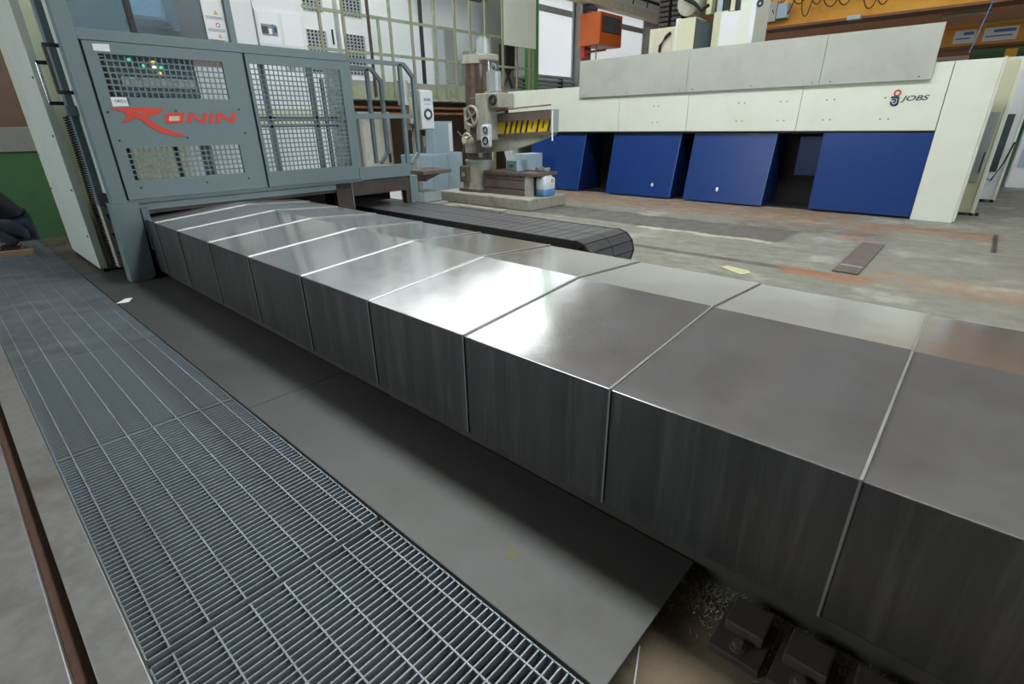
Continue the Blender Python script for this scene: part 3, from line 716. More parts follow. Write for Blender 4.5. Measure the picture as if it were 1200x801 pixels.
# ------------------------------------------------------------------ long milling machine enclosure
YJ = 11.6
def jobs():
    t = thing('milling_machine', 'long cream milling machine enclosure with blue lower guards', 'machine', (-5.5, 13, 0))
    edges = [-10.6, -7.0, -5.28, -3.04, -.88]
    for a, b_ in zip(edges, edges[1:]):
        B(a+.004, b_-.004, YJ, YJ+.5, 1.47, 2.5, .004).build('upper_panel', 'cream', t)
    cp = B(-.872, -.29, YJ-.02, YJ+.55, 0, 2.5, .006).build('corner_panel', 'cream', t)
    B(-.288, -.26, YJ-.0, YJ+.55, 0.02, 2.52).build('edge_trim', 'cream', cp)
    B(-10.6, -.88, YJ+.03, YJ+.4, 1.43, 1.47).build('shadow_rail', 'black', t)
    # grey splash panels on top
    ge = [-8.15, -5.35, -2.78, -1.13]
    for a, b_ in zip(ge, ge[1:]):
        B(a+.003, b_-.003, YJ-.05, YJ-.012, 2.25, 3.06, .003).build('splash_panel', 'grey_panel', t)
    for x in (-8.0, -6.8, -5.5, -5.2, -4, -2.9, -2.6, -1.3):
        MB().cyl((x, YJ-.055, 2.3), (x, YJ-.05, 2.3), .012, seg=8).build('screw', 'black', t)
    for x in (-3.4, -2.6, -1.7, -4.2, -6.1):
        for dx in (0, .12): MB().cyl((x+dx, YJ-.004, 1.66), (x+dx, YJ+.002, 1.66), .012, seg=8).build('screw', 'ink', t); MB().cyl((x+dx, YJ-.004, 2.0), (x+dx, YJ+.002, 2.0), .012, seg=8).build('screw', 'ink', t)
    # body behind
    B(-10.6, -.9, YJ+2.2, YJ+3.0, 0, 2.6).build('rear_panel', 'blue_dark', t)
    B(-10.6, -10.55, YJ+.1, YJ+2.2, 0, 1.46).build('end_panel', 'cream', t)
    B(-10.5, -.9, YJ+.5, YJ+2.2, 1.44, 1.5).build('inner_roof', 'void_dark', t)
    # wedge shaped blue guards: sloping front, closed sides
    for (a, b_, dx) in ((-9.72, -7.95, -.1), (-7.13, -5.38, -.06), (-5.08, -3.36, -.04)):
        yt, yb, yk = YJ+.08, YJ-.1, YJ+.9
        g = MB(); th = .02
        g.poly([(a+dx*0, yt, 1.43), (b_, yt, 1.43), (b_+dx, yb, .03), (a+dx, yb, .03)], (0, th, 0))
        o = g.build('sloping_guard', 'blue_door', t)
        for x, xd in ((b_-.012, dx), (a, dx)):
            MB().poly([(x, yt+th, 1.43), (x, yk, 1.43), (x+xd, yk, .03), (x+xd, yb+th, .03)], (.012, 0, 0)).build('guard_side', 'blue_dark', o)
        MB().bar((b_-.006, yt-.004, 1.42), (b_+dx-.006, yb-.004, .04), .014, .008).build('guard_edge', 'sign_blue', o)
    MB().sph((-5.9, YJ-.12, .3), .03, 1, .4, 1.4).build('guard_latch', 'paper', t)
    MB().sph((-4.35, YJ-.12, .3), .03, 1, .4, 1.6).build('guard_latch', 'paper', t)
    B(-2.52, -.878, YJ+.0, YJ+.03, .04, 1.43, .003).build('flat_guard', 'blue_door', t)
    B(-2.54, -2.52, YJ+.0, YJ+.8, .04, 1.43).build('guard_side', 'blue_dark', t)
    B(-3.1, -2.35, YJ+.75, YJ+.78, .6, 1.36).build('inner_guard', 'blue_door', t)
    B(-3.4, -2.3, YJ+.8, YJ+.83, 0, 1.44).build('inner_guard', 'void_dark', t)
    B(-7.5, -7.2, YJ+.85, YJ+.87, 1.1, 1.32).build('label_plate', 'cream_side', t)
    for a, b_ in ((-8.0, -7.1), (-5.42, -5.0)): B(a, b_, YJ+.9, YJ+.93, 0, 1.43).build('dark_recess', 'black', t)
    B(-9.9, -.9, YJ+.12, YJ+.95, 0, .03).build('kick_sill', 'black', t)
    # badge
    Yb = YJ-.004
    def pj(pts): return [at(1020+a/13.333, 90+b_/13.333, 'Y', Yb) for a, b_ in pts]
    em = MB(); th = (0, -.004, 0)
    em.poly(pj([(325, 308), (457, 308), (452, 335), (320, 335)]), th)
    em.poly(pj([(425, 335), (452, 335), (440, 410), (425, 438), (395, 456), (350, 460), (318, 448), (303, 420), (306, 385), (335, 385), (335, 412), (352, 428), (385, 424), (408, 405)]), th)
    em.poly(pj([(335, 347), (405, 347), (402, 366), (332, 366)]), th)
    em.poly(pj([(382, 366), (402, 366), (394, 398), (372, 412), (350, 408), (345, 385), (365, 385), (372, 392)]), th)
    em.build('emblem', 'navy', t)
    cpt = at(1020+425/13.333, 90+252/13.333, 'Y', Yb)
    MB().torus(cpt, .042, .012, (0, 1, 0), 22, 6).build('emblem_ring', 'ring_red', t)
    o0 = at(1054.5, 120.2, 'Y', Yb); o1 = at(1087.5, 120, 'Y', Yb)
    text_obj('lettering', 'JOBS', 'ink', t, o0, (1, 0, 0), (0, 0, 1), .105, shear=.25, width=(o1-o0).x)
    # machine head rising behind the panels
    h = YJ+1.2
    B(-7.0, -6.3, h, h+.8, 2.4, 3.72).build('head_box', 'cream_side', t)
    B(-6.9, -6.42, h-.01, h, 3.2, 3.66).build('head_recess', 'beige_fill', t)
    MB().tube([(-6.7, h-.03, 3.15), (-6.68, h-.05, 3.35), (-6.55, h-.05, 3.52), (-6.45, h-.03, 3.6)], .035).build('hose', 'black_rubber', t, True)
    B(-6.3, -6.2, h-.1, h+.8, 2.4, 3.85).build('head_edge', 'white_panel', t)
    hb = B(-6.2, -5.78, h-.2, h+.4, 2.4, 3.82, .01).build('head_cabinet', 'cream_side', t)
    MB().poly([(-5.78, h-.2, 2.6), (-5.5, h+.2, 2.6), (-5.5, h+.2, 3.66), (-5.78, h-.2, 3.8)], (-.01, .02, 0)).build('dark_window', 'ink', hb)
    B(-5.5, -5.2, h+.1, h+.7, 2.4, 3.9).build('head_cabinet', 'cream_side', t)
    B(-5.3, -4.87, h, h+.6, 2.4, 3.85, .01).build('white_cabinet', 'white_panel', t)
    cl = B(-4.85, -4.52, h-.1, h+.7, 2.4, 5.5, .01).build('head_column', 'cream', t)
    B(-4.62, -4.52, h-.12, h-.1, 2.4, 5.5).build('column_edge', 'white_panel', cl)
    e = at(891, 4, 'Y', h-.11)
    MB().torus((e.x, h-.125, e.z), .05, .02, (0, 1, 0), 16, 6).build('vertical_emblem', 'navy', cl)
    MB().bar((e.x, h-.125, e.z+.05), (e.x, h-.125, e.z+.22), .08, .01).build('vertical_emblem', 'navy', cl)
    # vertical cable carrier made of stacked links
    for x in (-6.95, -6.62):
        for k in range(15):
            z = 3.78+k*.105
            ln = B(x, x+.27, h+.25, h+.5, z, z+.085, .008).build('carrier_link', 'black', t)
            for j in range(3): B(x+.03+j*.08, x+.075+j*.08, h+.24, h+.25, z+.015, z+.07).build('cable_end', 'brown_steel', ln)
    MB().cyl((-6.1, h+.0, 4.15), (-6.1, h+.5, 4.15), .26, seg=20).build('pulley_cover', 'drill_grey', t, True)
    MB().tube([(-6.2, h-.05, 4.25), (-5.9, h-.12, 4.1), (-5.75, h-.05, 3.95), (-5.6, h, 4.05)], .04).build('hose', 'black_rubber', t, True)
    for k, (x, mm) in enumerate(((-5.75, 'cream_side'), (-5.5, 'pale_blue'), (-5.35, 'black'), (-5.2, 'beige_fill'), (-5.1, 'black'), (-5.0, 'cream_side'))):
        B(x, x+.12, h+.2, h+.4, 3.9, 5.4).build('head_duct', mm, t)
    B(-5.95, -5.5, h+.1, h+.5, 4.55, 4.75, .02).build('motor_block', 'black', t)
    return t
jobs()

# machine panels standing past the corner
cb = thing('control_cabinet', 'narrow cream cabinet standing behind the corner of the milling machine', 'cabinet', (-.35, 13.0, 0))
B(-.7, -.1, 12.7, 13.3, .05, 2.55, .01).build('cabinet_body', 'cream_side', cb)
B(-.1, -.04, 12.66, 13.3, .05, 2.58, .006).build('cabinet_edge', 'cream', cb)
B(-.34, -.14, 12.66, 12.7, .6, 1.75, .004).build('cabinet_door', 'aluminium', cb)
MB().bar((-.17, 12.63, .75), (-.17, 12.63, 1.1), .02).build('door_handle', 'black', cb)
for x in (-.08, .0): MB().cyl((x, 12.75, 0), (x, 12.75, .05), .03, seg=10).build('foot', 'black', cb)
cb = thing('machine_door', 'white machine door with dark window beyond the cream cabinet', 'machine door', (.1, 15.2, 0))
B(-.4, .17, 15, 15.4, .06, 2.75, .01).build('door_body', 'white_panel', cb)
B(-.12, .07, 14.97, 15, .62, 1.72).build('dark_window', 'ink', cb)
B(.17, .21, 14.96, 15.4, .06, 2.75).build('door_edge', 'cream', cb)
MB().tube([(.2, 14.95, 1.2), (.14, 14.9, .8), (.03, 14.9, .45), (-.1, 14.92, .5)], .015, 6).build('hanging_cable', 'black_rubber', cb, True)
for x in (.0, .16): MB().cyl((x, 15.05, 0), (x, 15.05, .06), .035, seg=10).build('foot', 'black', cb)
cb = thing('far_machine', 'pale grey machine housing far behind near the green wall', 'machine', (.9, 19, 0))
B(.35, 1.0, 18.6, 20, .0, 2.4, .02).build('housing', 'white_panel', cb)
B(.45, .85, 18.58, 18.6, .5, 1.2).build('panel', 'pale_blue', cb)
for k, (x, z, mm) in enumerate(((.5, 2.55, 'ring_red'), (.62, 2.5, 'orange'), (.72, 2.62, 'paper'), (.55, 2.75, 'black'))):
    MB().torus((x, 18.8, z), .12, .03, (0, 1, .3), 16, 6).build('coiled_hose', mm, cb, True)

# ------------------------------------------------------------------ overhead cranes and tray
def girder(label, y, z0, z1, x0, x1):
    t = thing('crane_girder', label, 'crane', ((x0+x1)/2, y, z0))
    B(x0, x1, y, y+.5, z0+.06, z1-.06).build('web', 'crane_yellow', t)
    B(x0, x1, y-.12, y+.62, z0, z0+.06).build('flange', 'crane_brown', t)
    B(x0, x1, y-.12, y+.62, z1-.06, z1).build('flange', 'crane_yellow', t)
    return t
g1 = girder('yellow crane girder with looping black cable and brown underside', 18, 4.12, 5.6, -6.15, 9)
B(-6.1, -5.75, 17.75, 18.0, 4.3, 4.8, .01).build('switch_box', 'drill_grey', g1)
B(-5.72, -5.45, 17.7, 18.0, 4.35, 4.72, .01).build('switch_box', 'pale_blue', g1)
B(-3.9, -3.6, 17.7, 17.95, 4.1, 4.2).build('trolley_clip', 'aluminium', g1)
fc = thing('festoon_cable', 'black cable hanging in loops along the yellow crane girder', 'cable', (-3, 17.8, 5))
x = -6.0
rs = random.Random(3)
while x < 3:
    l = rs.uniform(.42, .7); d = rs.uniform(.5, .92)
    MB().tube([(x+l*k/14, 17.78+.03*math.sin(k), 5.18-d*(1-((k-7)/7)**2)) for k in range(15)], .014, 6).build('cable_loop', 'black_rubber', fc, True)
    x += l*.5
g2 = girder('lower yellow crane girder carrying two pale printed signs', 20.6, 3.45, 4.02, -3, 9)
for x0, x1 in ((-1.75, -1.28), (-1.12, -.42)):
    sg = B(x0, x1, 20.56, 20.6, 3.58, 3.9).build('sign_board', 'paper', g2)
    B(x0+.05, x1-.1, 20.555, 20.56, 3.68, 3.71).build('sign_print', 'sign_blue', sg)
    B(x0+.2, x1-.05, 20.555, 20.56, 3.78, 3.85).build('sign_print', 'sign_blue', sg)
B(-.55, -.3, 20.5, 20.6, 3.12, 3.36, .01).build('push_button_box', 'crane_yellow', g2)
for (pa, pb), nm in ((((1104, 20), (1163, 12)), 'lower one'), (((1100, 8), (1160, 1)), 'upper one')):
    yt = 19.8 if nm[0] == 'l' else 20.2
    A, B_ = at(*pa, 'Y', yt), at(*pb, 'Y', yt)
    tl = thing('tube_light', 'long pale tube light behind the crane girder, %s' % nm, 'lamp', A)
    MB().cyl(A, Vector((B_.x, yt, A.z)), .04, seg=10).build('tube', 'cream', tl, True)
    MB().bar(A+Vector((0, .06, .05)), Vector((B_.x, yt+.06, A.z+.05)), .1, .04).build('fitting', 'drill_grey', tl)
    for u in (.1, .9): q_ = A.lerp(Vector((B_.x, yt, A.z)), u); MB().cyl((q_.x, yt+.06, A.z+.06), (q_.x, yt+.06, ZC-.5), .008, seg=6).build('hanger', 'drill_grey', tl)
rp = MB().tube([(-1.05, 16.5, 3.0), (-.88, 16.5, 4.2), (-.7, 16.5, 5.4)], .012, 6).build('hanging_rope', 'sign_blue', None, True); tag(rp, 'thin blue rope hanging in front of the yellow girder', 'rope')
tr = thing('cable_tray', 'perforated cable tray running along the back wall above windows', 'cable tray', (-12.3, 19, 5.5))
B(-12.55, -12.2, 15.6, 24.5, 5.62, 5.9).build('tray', 'beige_fill', tr)
for k in range(18): B(-12.2, -12.19, 15.8+k*.48, 16.0+k*.48, 5.68, 5.84).build('tray_slot', 'cream_side', tr)
for zz, yy in ((6.15, -12.0), (6.45, -11.7)):
    MB().bar((yy, 15.6, zz), (yy, 24.5, zz), .08).build('tray_rail', 'black', tr)
for k in range(8): MB().bar((-12.0, 16+k*1.1, 5.9), (-11.9, 16+k*1.1, 6.5), .04).build('tray_hanger', 'black', tr)
pp = thing('pipe_run', 'grey pipes running along the wall below the frosted windows', 'pipes', (-12.8, 17, 3))
for z, r_ in ((3.12, .05), (2.98, .04), (2.86, .035)): MB().cyl((-12.85, 14.1, z), (-12.85, 17.85, z), r_, seg=12).build('pipe', 'aluminium', pp, True)
for y in (15, 17): B(-12.995, -12.78, y, y+.05, 2.8, 3.2).build('pipe_bracket', 'black', pp)

# green steel column, grey column, heater
gc = thing('steel_column', 'bright green steel column beside the white gallery board', 'column', (-11.7, 13.85, 0))
B(-11.8, -11.5, 13.72, 14.02, .02, 9).build('column_shaft', 'green_paint', gc)
B(-11.9, -11.4, 13.62, 14.12, 0, .02).build('base_plate', 'green_paint', gc)
gc = thing('steel_column', 'grey steel column carrying the orange heater', 'column', (-12.8, 18.2, 0))
B(-12.98, -12.6, 17.9, 18.55, .02, 9).build('column_shaft', 'wall_grey', gc)
B(-12.6, -12.57, 17.85, 17.95, .02, 9).build('column_flange', 'aluminium', gc)
B(-12.99, -12.5, 17.8, 18.65, 0, .02).build('base_plate', 'wall_grey', gc)
ht = thing('unit_heater', 'orange wall heater with dark louvred outlet on grey column', 'heater', (-12, 19.1, 4.2))
B(-12.55, -11.65, 17.65, 19.15, 4.28, 5.3, .02).build('heater_body', 'orange', ht)
B(-11.65, -11.64, 17.78, 19.02, 4.68, 5.2).build('outlet', 'black', ht)
for k in range(9): MB().bar((-11.63, 17.8, 4.73+k*.056), (-11.63, 19.0, 4.73+k*.056), .012, .02).build('louvre', 'wall_grey', ht)
for k in range(7): MB().bar((-11.625, 17.95+k*.16, 4.69), (-11.625, 17.95+k*.16, 5.19), .012).build('grille_bar', 'ink_dark', ht)
MB().bar((-12.55, 17.9, 4.1), (-11.7, 18.2, 4.15), .07).build('bracket_arm', 'crane_brown', ht)
B(-12.57, -12.4, 17.8, 18.0, 3.9, 4.28).build('bracket', 'ring_red', ht)
MB().tube([(-12.1, 18.0, 5.3), (-12.1, 18.0, 5.42), (-12.2, 17.9, 5.5), (-12.5, 17.8, 5.52)], .09, 10).build('flue', 'ink', ht, True)
MB().cyl((-12.0, 18.0, 4.28), (-12.0, 18.0, 3.7), .025, seg=8).build('supply_pipe', 'wall_grey', ht)

# ------------------------------------------------------------------ gallery with railings
def gallery():
    t = thing('gallery', 'green edged gallery with tall pale railings along the back wall', 'gallery', (-12, 9.5, 0))
    X = -11.3
    B(XB+.02, X, 4.7, 13.5, 2.56, 2.64).build('deck', 'wall_grey', t)
    B(X-.06, X, 4.7, 13.5, 2.28, 2.56).build('edge_beam', 'green_rail', t)
    B(X-.02, X+.06, 4.7, 13.5, 2.24, 2.29).build('beam_flange', 'green_rail', t)
    for z in (3.93, 3.20): MB().bar((X+.02, 4.7, z), (X+.02, 13.5, z), .05, .06).build('rail', 'green_rail', t)
    for k, (y, mm, zt) in enumerate(((6.0, 'green_rail', 3.93), (6.5, 'post_paint', 5.6), (7.06, 'post_paint', 5.6), (7.7, 'brown_steel', 5.6), (7.95, 'green_rail', 3.93), (8.28, 'green_rail', 5.6), (8.9, 'post_paint', 5.6), (9.62, 'green_rail', 5.6), (9.95, 'green_rail', 3.2), (10.3, 'post_paint', 5.6), (10.85, 'post_paint', 5.6), (11.42, 'post_paint', 5.6), (11.6, 'green_rail', 3.93), (12.12, 'post_paint', 5.6), (12.72, 'post_paint', 3.8), (13.3, 'post_paint', 3.8), (13.48, 'post_paint', 3.8))):
        MB().bar((X+.05, y, 2.3), (X+.05, y, zt), .055, .05).build('railing_post', mm, t)
    MB().cyl((X-.2, 9.4, 2.64), (X-.2, 9.4, 5.8), .05, seg=10).build('drain_pipe', 'ink_dark', t, True)
    for y in (12.7, 9.2, 6.2): MB().bar((X-.1, y, 0), (X-.1, y, 2.3), .14).build('support_post', 'post_paint', t)
    wb = B(X+.06, X+.09, 12.15, 13.55, 3.75, 5.6).build('white_board', 'cream', t)
    for z in (1.95, 2.08): MB().bar((X-.05, 7.0, z), (X-.05, 13, z), .05).build('service_pipe', 'crane_brown', t)
    return t
gallery()
def vent_cab(y0, y1, label):
    t = thing('vented_cabinet', label, 'cabinet', (-12.2, (y0+y1)/2, 2.64), 'white vented cabinets on the gallery')
    B(-12.6, -12.0, y0, y1, 2.65, 5.4, .01).build('cabinet_body', 'white_panel', t)
    for z0, z1 in ((2.8, 3.65), (4.0, 4.8)):
        v = B(-12.0, -11.99, y0+.12, y1-.25, z0, z1).build('vent_panel', 'aluminium', t)
        m = MB(); ny, nz = max(3, round((y1-y0-.4)/.09)), 12
        for i in range(ny):
            for j in range(nz):
                y = y0+.14+i*(y1-y0-.4)/ny; z = z0+.02+j*(z1-z0)/nz
                m.box(-11.99, -11.985, y, y+.05, z, z+.045)
        o = m.build('vent_holes', 'ink_dark', v); o['kind'] = 'stuff'
    MB().bar((-11.98, y1-.1, 3.4), (-11.98, y1-.1, 3.7), .03).build('handle', 'black', t)
for k, (a, b_) in enumerate(((6.45, 7.3), (7.42, 8.3))):
    vent_cab(a, b_, ['white vented cabinet on the gallery, nearer the cabin window', 'white vented cabinet on the gallery beside the drain pipe'][k])
wc = thing('wall_cabinet', 'grey electric cabinet on the gallery behind the radial drill', 'cabinet', (-12.6, 10.6, 2.7))
B(-12.98, -12.5, 11.0, 11.5, 2.7, 4.2, .01).build('cabinet_body', 'aluminium', wc)
B(-12.5, -12.48, 11.04, 11.46, 2.8, 4.15).build('cabinet_door', 'wall_grey', wc)
tb = B(-12.6, -12.5, 12.75, 14.0, 2.65, 6, .01).build('tall_board', 'wall_grey', origin=(-12.55, 13.3, 2.65)); tag(tb, 'tall grey board standing on the gallery behind railings', 'board')
tb = thing('storage_box', 'white box with grey lid standing on the gallery deck', 'box', (-12.3, 11.8, 2.64))
B(-12.5, -12.0, 11.75, 12.3, 2.65, 3.6, .01).build('box_body', 'white_panel', tb); B(-12.52, -11.98, 11.73, 12.32, 3.6, 3.66).build('lid', 'aluminium', tb)
dm = thing('dark_machine_part', 'dark machine part hanging under the white gallery board', 'machine part', (-11.8, 13.0, 2.64))
B(-12.0, -11.7, 12.75, 13.15, 3.2, 3.9, .02).build('housing', 'ink_dark', dm); MB().bar((-11.85, 12.7, 2.65), (-11.85, 13.1, 3.2), .06).build('stand', 'brown_steel', dm); MB().bar((-11.85, 13.2, 2.65), (-11.85, 12.9, 3.2), .06).build('stand', 'brown_steel', dm)
dp = B(-12.6, -12.3, 9.95, 12.6, 5.0, 6.4).build('fascia_board', 'wall_brown', origin=(-12.4, 11, 5)); tag(dp, 'brown fascia board high above the gallery railing', 'board')

# workshop furniture below the gallery
t = thing('tool_cabinet', 'low pale blue steel cabinet behind the pillar drill', 'cabinet', (-10.9, 9.1, 0))
B(-11.2, -10.7, 8.2, 9.85, .02, 1.0, .01).build('cabinet_body', 'pale_blue', t)
for y in (8.25, 8.8, 9.32): B(-10.7, -10.685, y, y+.5, .08, .95, .004).build('cabinet_door', 'pale_blue', t)
B(-11.2, -10.7, 8.2, 9.85, 0, .02).build('plinth', 'black', t)
t = thing('steel_box', 'pale grey steel box standing on the low blue cabinet', 'box', (-10.9, 9.35, 1.0))
B(-11.1, -10.78, 8.95, 9.62, 1.0, 1.76, .01).build('box_body', 'pale_blue', t); B(-10.78, -10.77, 9.0, 9.45, 1.04, 1.72).build('box_door', 'pale_blue', t); B(-10.78, -10.765, 9.47, 9.58, 1.04, 1.72).build('box_door', 'white_panel', t)
t = thing('grey_locker', 'grey-brown steel locker seen through the cabin gate', 'locker', (-10.6, 6.9, 0))
B(-10.9, -10.3, 6.55, 7.35, .02, 1.95, .01).build('locker_body', 'wall_grey', t); B(-10.3, -10.29, 6.6, 7.3, .1, 1.9).build('locker_door', 'drill_grey', t); B(-10.28, -10.24, 7.2, 7.24, .9, 1.1).build('handle', 'black', t)
t = thing('white_carton', 'white carton in front of the grey locker', 'box', (-10, 6.9, 0))
B(-10.2, -9.8, 6.55, 7.1, 0, .85, .005).build('carton_body', 'white_panel', t); B(-10.01, -9.99, 6.55, 7.1, .85, .853).build('tape', 'beige_fill', t)
t = thing('drawing_board', 'white board standing behind the radial drill column', 'board', (-10.6, 10.7, 0))
B(-10.65, -10.6, 10.35, 10.95, .05, 1.2, .004).build('board_sheet', 'white_panel', t); B(-10.64, -10.58, 10.98, 11.04, .0, 1.2).build('upright', 'wood', t); B(-10.6, -10.598, 10.6, 10.65, 1.05, 1.15).build('note', 'ring_red', t); B(-10.7, -10.6, 10.4, 10.45, 0, .05).build('foot', 'black', t)
for k, dy in enumerate((0, .16)):
    o = MB().poly([(-10.2, 10.9+dy, 1.28), (-10.2, 11.02+dy, 1.28), (-10.2, 11.5+dy, .0), (-10.2, 11.38+dy, .0)], (-.04, 0, 0)).build('leaning_plank', 'white_panel', origin=(-10.2, 11.3, 0)); tag(o, 'white plank leaning behind the box table%s' % ('' if k == 0 else ', the one on the cream panel side'), 'plank')
o = B(-9.5, -9.1, 10.6, 11.3, 0, .95, .01).build('blue_crate', 'pale_blue', origin=(-9.3, 10.9, 0)); tag(o, 'light blue crate behind the machining table', 'crate')

# ------------------------------------------------------------------ radial drilling machine
def radial():
    pl = thing('concrete_plinth', 'rough concrete plinth carrying the radial drill and table', 'plinth', (-8.1, 8.75, 0))
    m = B(-9.7, -6.88, 8.1, 9.38, 0, .235, .02); m.build('plinth_block', 'concrete_plinth', pl)
    t = thing('radial_drill', 'grey radial drilling machine with dark column and striped yellow arm', 'drilling machine', (-8.85, 8.7, .235))
    cx, cy = -8.86, 8.7
    B(cx-.38, cx+.36, cy-.35, cy+.35, .24, .30, .01).build('base_flange', 'cast_iron', t)
    m = MB().cyl((cx, cy, .30), (cx, cy, .88), .36, .31, 24); m.build('base', 'drill_grey', t, True)
    for k in range(8):
        a = k*PI/4+.3; MB().cyl((cx+.33*math.cos(a), cy+.33*math.sin(a), .29), (cx+.33*math.cos(a), cy+.33*math.sin(a), .34), .025, seg=6).build('bolt', 'cast_iron', t)
    sbx = B(cx-.26, cx+.0, cy-.42, cy-.25, .45, .8, .02).build('switch_housing', 'cast_iron', t)
    MB().cyl((cx-.13, cy-.43, .62), (cx-.13, cy-.42, .62), .05, seg=14).build('dial', 'drill_grey', sbx)
    MB().cyl((cx, cy, .88), (cx, cy, .93), .335, seg=24).build('clamp_ring', 'aluminium', t, True)
    MB().cyl((cx, cy, .93), (cx, cy, 1.08), .29, seg=24).build('swivel', 'cast_iron', t, True)
    slv = MB().cyl((cx, cy, 1.08), (cx, cy, 2.02), .325, seg=28).build('sleeve', 'drill_grey', t, True)
    for z in (1.42, 1.55): MB().cyl((cx-.12, cy-.33, z), (cx-.12, cy-.3, z), .035, seg=10).build('plug', 'ink_dark', slv)
    MB().cyl((cx, cy, 2.02), (cx, cy, 2.9), .268, seg=28).build('column', 'drill_column', t, True)
    MB().cyl((cx, cy, 2.86), (cx, cy, 3.03), .31, seg=24).build('column_cap', 'drill_grey', t, True)
    B(cx, cx+.5, cy-.18, cy+.18, 2.9, 3.02, .02).build('cap_bracket', 'drill_grey', t)
    mo = MB().cyl((cx+.22, cy, 3.02), (cx+.22, cy, 3.32), .15, .13, 16).build('lift_motor', 'aluminium', t, True)
    MB().cyl((cx+.22, cy, 3.32), (cx+.22, cy, 3.36), .1, seg=14).build('motor_cap', 'wall_grey', mo)
    MB().cyl((cx+.4, cy-.05, 1.9), (cx+.4, cy-.05, 2.92), .035, seg=12).build('lift_screw', 'bright_edge', t, True)
    # arm
    ax0, ax1, ay0, ay1 = cx+.2, -6.68, cy-.14, cy+.06
    arm = thing  # (name kept short)
    MB().poly([(ax0, ay0, 1.86), (ax1, ay0, 1.92), (ax1, ay0, 1.76), (ax0, ay0, 1.68)], (0, ay1-ay0, 0)).build('arm_top', 'cast_iron', t)
    MB().poly([(ax0, ay0+.04, 1.70), (ax1, ay0+.04, 1.77), (ax1, ay0+.04, 1.52), (ax0, ay0+.04, 1.44)], (0, ay1-ay0-.08, 0)).build('arm_web', 'yellow', t)
    n = 9
    for k in range(n):
        xa = ax0+.62+k*(ax1-ax0-.66)/n
        zz = lambda x: (x-ax0)/(ax1-ax0)*.075
        MB().poly([(xa+.05, ay0+.035, 1.455+zz(xa)), (xa+.1, ay0+.035, 1.455+zz(xa)), (xa+.17, ay0+.035, 1.69+zz(xa)), (xa+.12, ay0+.035, 1.69+zz(xa))] if k not in (5, 7) else
                  [(xa+.07, ay0+.035, 1.52+zz(xa)), (xa+.1, ay0+.035, 1.52+zz(xa)), (xa+.14, ay0+.035, 1.66+zz(xa)), (xa+.11, ay0+.035, 1.66+zz(xa))], (0, .01, 0)).build('black_stripe', 'ink_dark', t)
    MB().poly([(ax0, ay0, 1.45), (ax1, ay0, 1.53), (ax1, ay0, 1.46), (ax0, ay0, 1.38)], (0, ay1-ay0, 0)).build('arm_lower_way', 'cast_iron', t)
    bel = [(ax0, 1.38), (ax1, 1.46)]+[(ax1-(ax1-ax0)*u, 1.46-.30*math.sin(min(1, u*1.25)*PI/2)-.06*u) for u in (.08, .2, .35, .5, .7, .85, 1)]
    MB().poly([(x, ay0+.03, z) for x, z in bel], (0, ay1-ay0-.06, 0)).build('arm_belly', 'drill_grey', t)
    B(ax1, ax1+.03, ay0-.02, ay1, 1.5, 1.92).build('arm_end', 'aluminium', t)
    MB().tube([(ax1+.03, ay0, 1.9), (ax1+.05, ay0-.03, 1.7), (ax1+.06, ay0-.03, 1.35)], .015, 6).build('arm_cable', 'paper', t, True)
    MB().tube([(ax0+.5, ay0-.02, 1.92), (ax0+1.2, ay0-.02, 1.97), (ax1, ay0-.02, 2.0)], .015, 6).build('arm_cable', 'crane_brown', t, True)
    # drill head (saddle) with hand wheels
    hx0, hx1, hy = cx+.16, cx+.72, cy-.48
    hd = B(hx0+.25, hx1, hy, cy+.1, 1.35, 2.26, .02).build('head', 'drill_grey', t)
    B(hx0, hx0+.27, hy+.05, cy-.1, 1.45, 2.2, .02).build('gear_housing', 'cast_iron', hd)
    B(hx1, hx1+.28, hy+.08, cy+.1, 1.98, 2.26, .02).build('feed_box', 'drill_grey', hd)
    MB().torus((hx1+.14, hy+.07, 2.13), .08, .03, (0, 1, 0), 18, 8).build('round_vent', 'ink_dark', hd, True)
    MB().torus((hx0+.12, hy, 1.83), .19, .035, (0, 1, 0), 26, 8).build('hand_wheel', 'drill_grey', hd, True)
    MB().cyl((hx0+.12, hy-.01, 1.83), (hx0+.12, hy+.1, 1.83), .15, seg=20).build('wheel_plate', 'cast_iron', hd, True)
    for k in range(4):
        a = k*PI/2+.5; MB().bar((hx0+.12, hy-.02, 1.83), (hx0+.12+.18*math.cos(a), hy-.02, 1.83+.18*math.sin(a)), .03).build('wheel_spoke', 'drill_grey', hd)
    MB().torus((hx0+.02, hy-.08, 1.36), .13, .022, (0, 1, 0), 22, 8).build('hand_wheel', 'drill_grey', hd, True)
    MB().cyl((hx0+.02, hy-.16, 1.36), (hx0+.02, hy+.1, 1.36), .07, .09, 16).build('wheel_hub', 'beige_fill', hd, True)
    for a in (.3, 2.4, 4.5): MB().cyl((hx0+.02, hy-.13, 1.36), (hx0+.02+.26*math.cos(a), hy-.15, 1.36+.26*math.sin(a)), .014, seg=8).build('feed_lever', 'cast_iron', hd)
    MB().cyl((hx0+.2, hy+.15, 1.5), (hx0+.2, hy+.15, 1.1), .13, .09, 16).build('spindle', 'cast_iron', hd, True)
    MB().cyl((hx0+.2, hy+.15, 1.1), (hx0+.2, hy+.15, 1.0), .05, seg=12).build('spindle_nose', 'aluminium', hd, True)
    pn = B(hx1-.14, hx1+.14, hy-.04, hy+.02, 1.22, 1.68, .05).build('control_plate', 'jerry_white', hd)
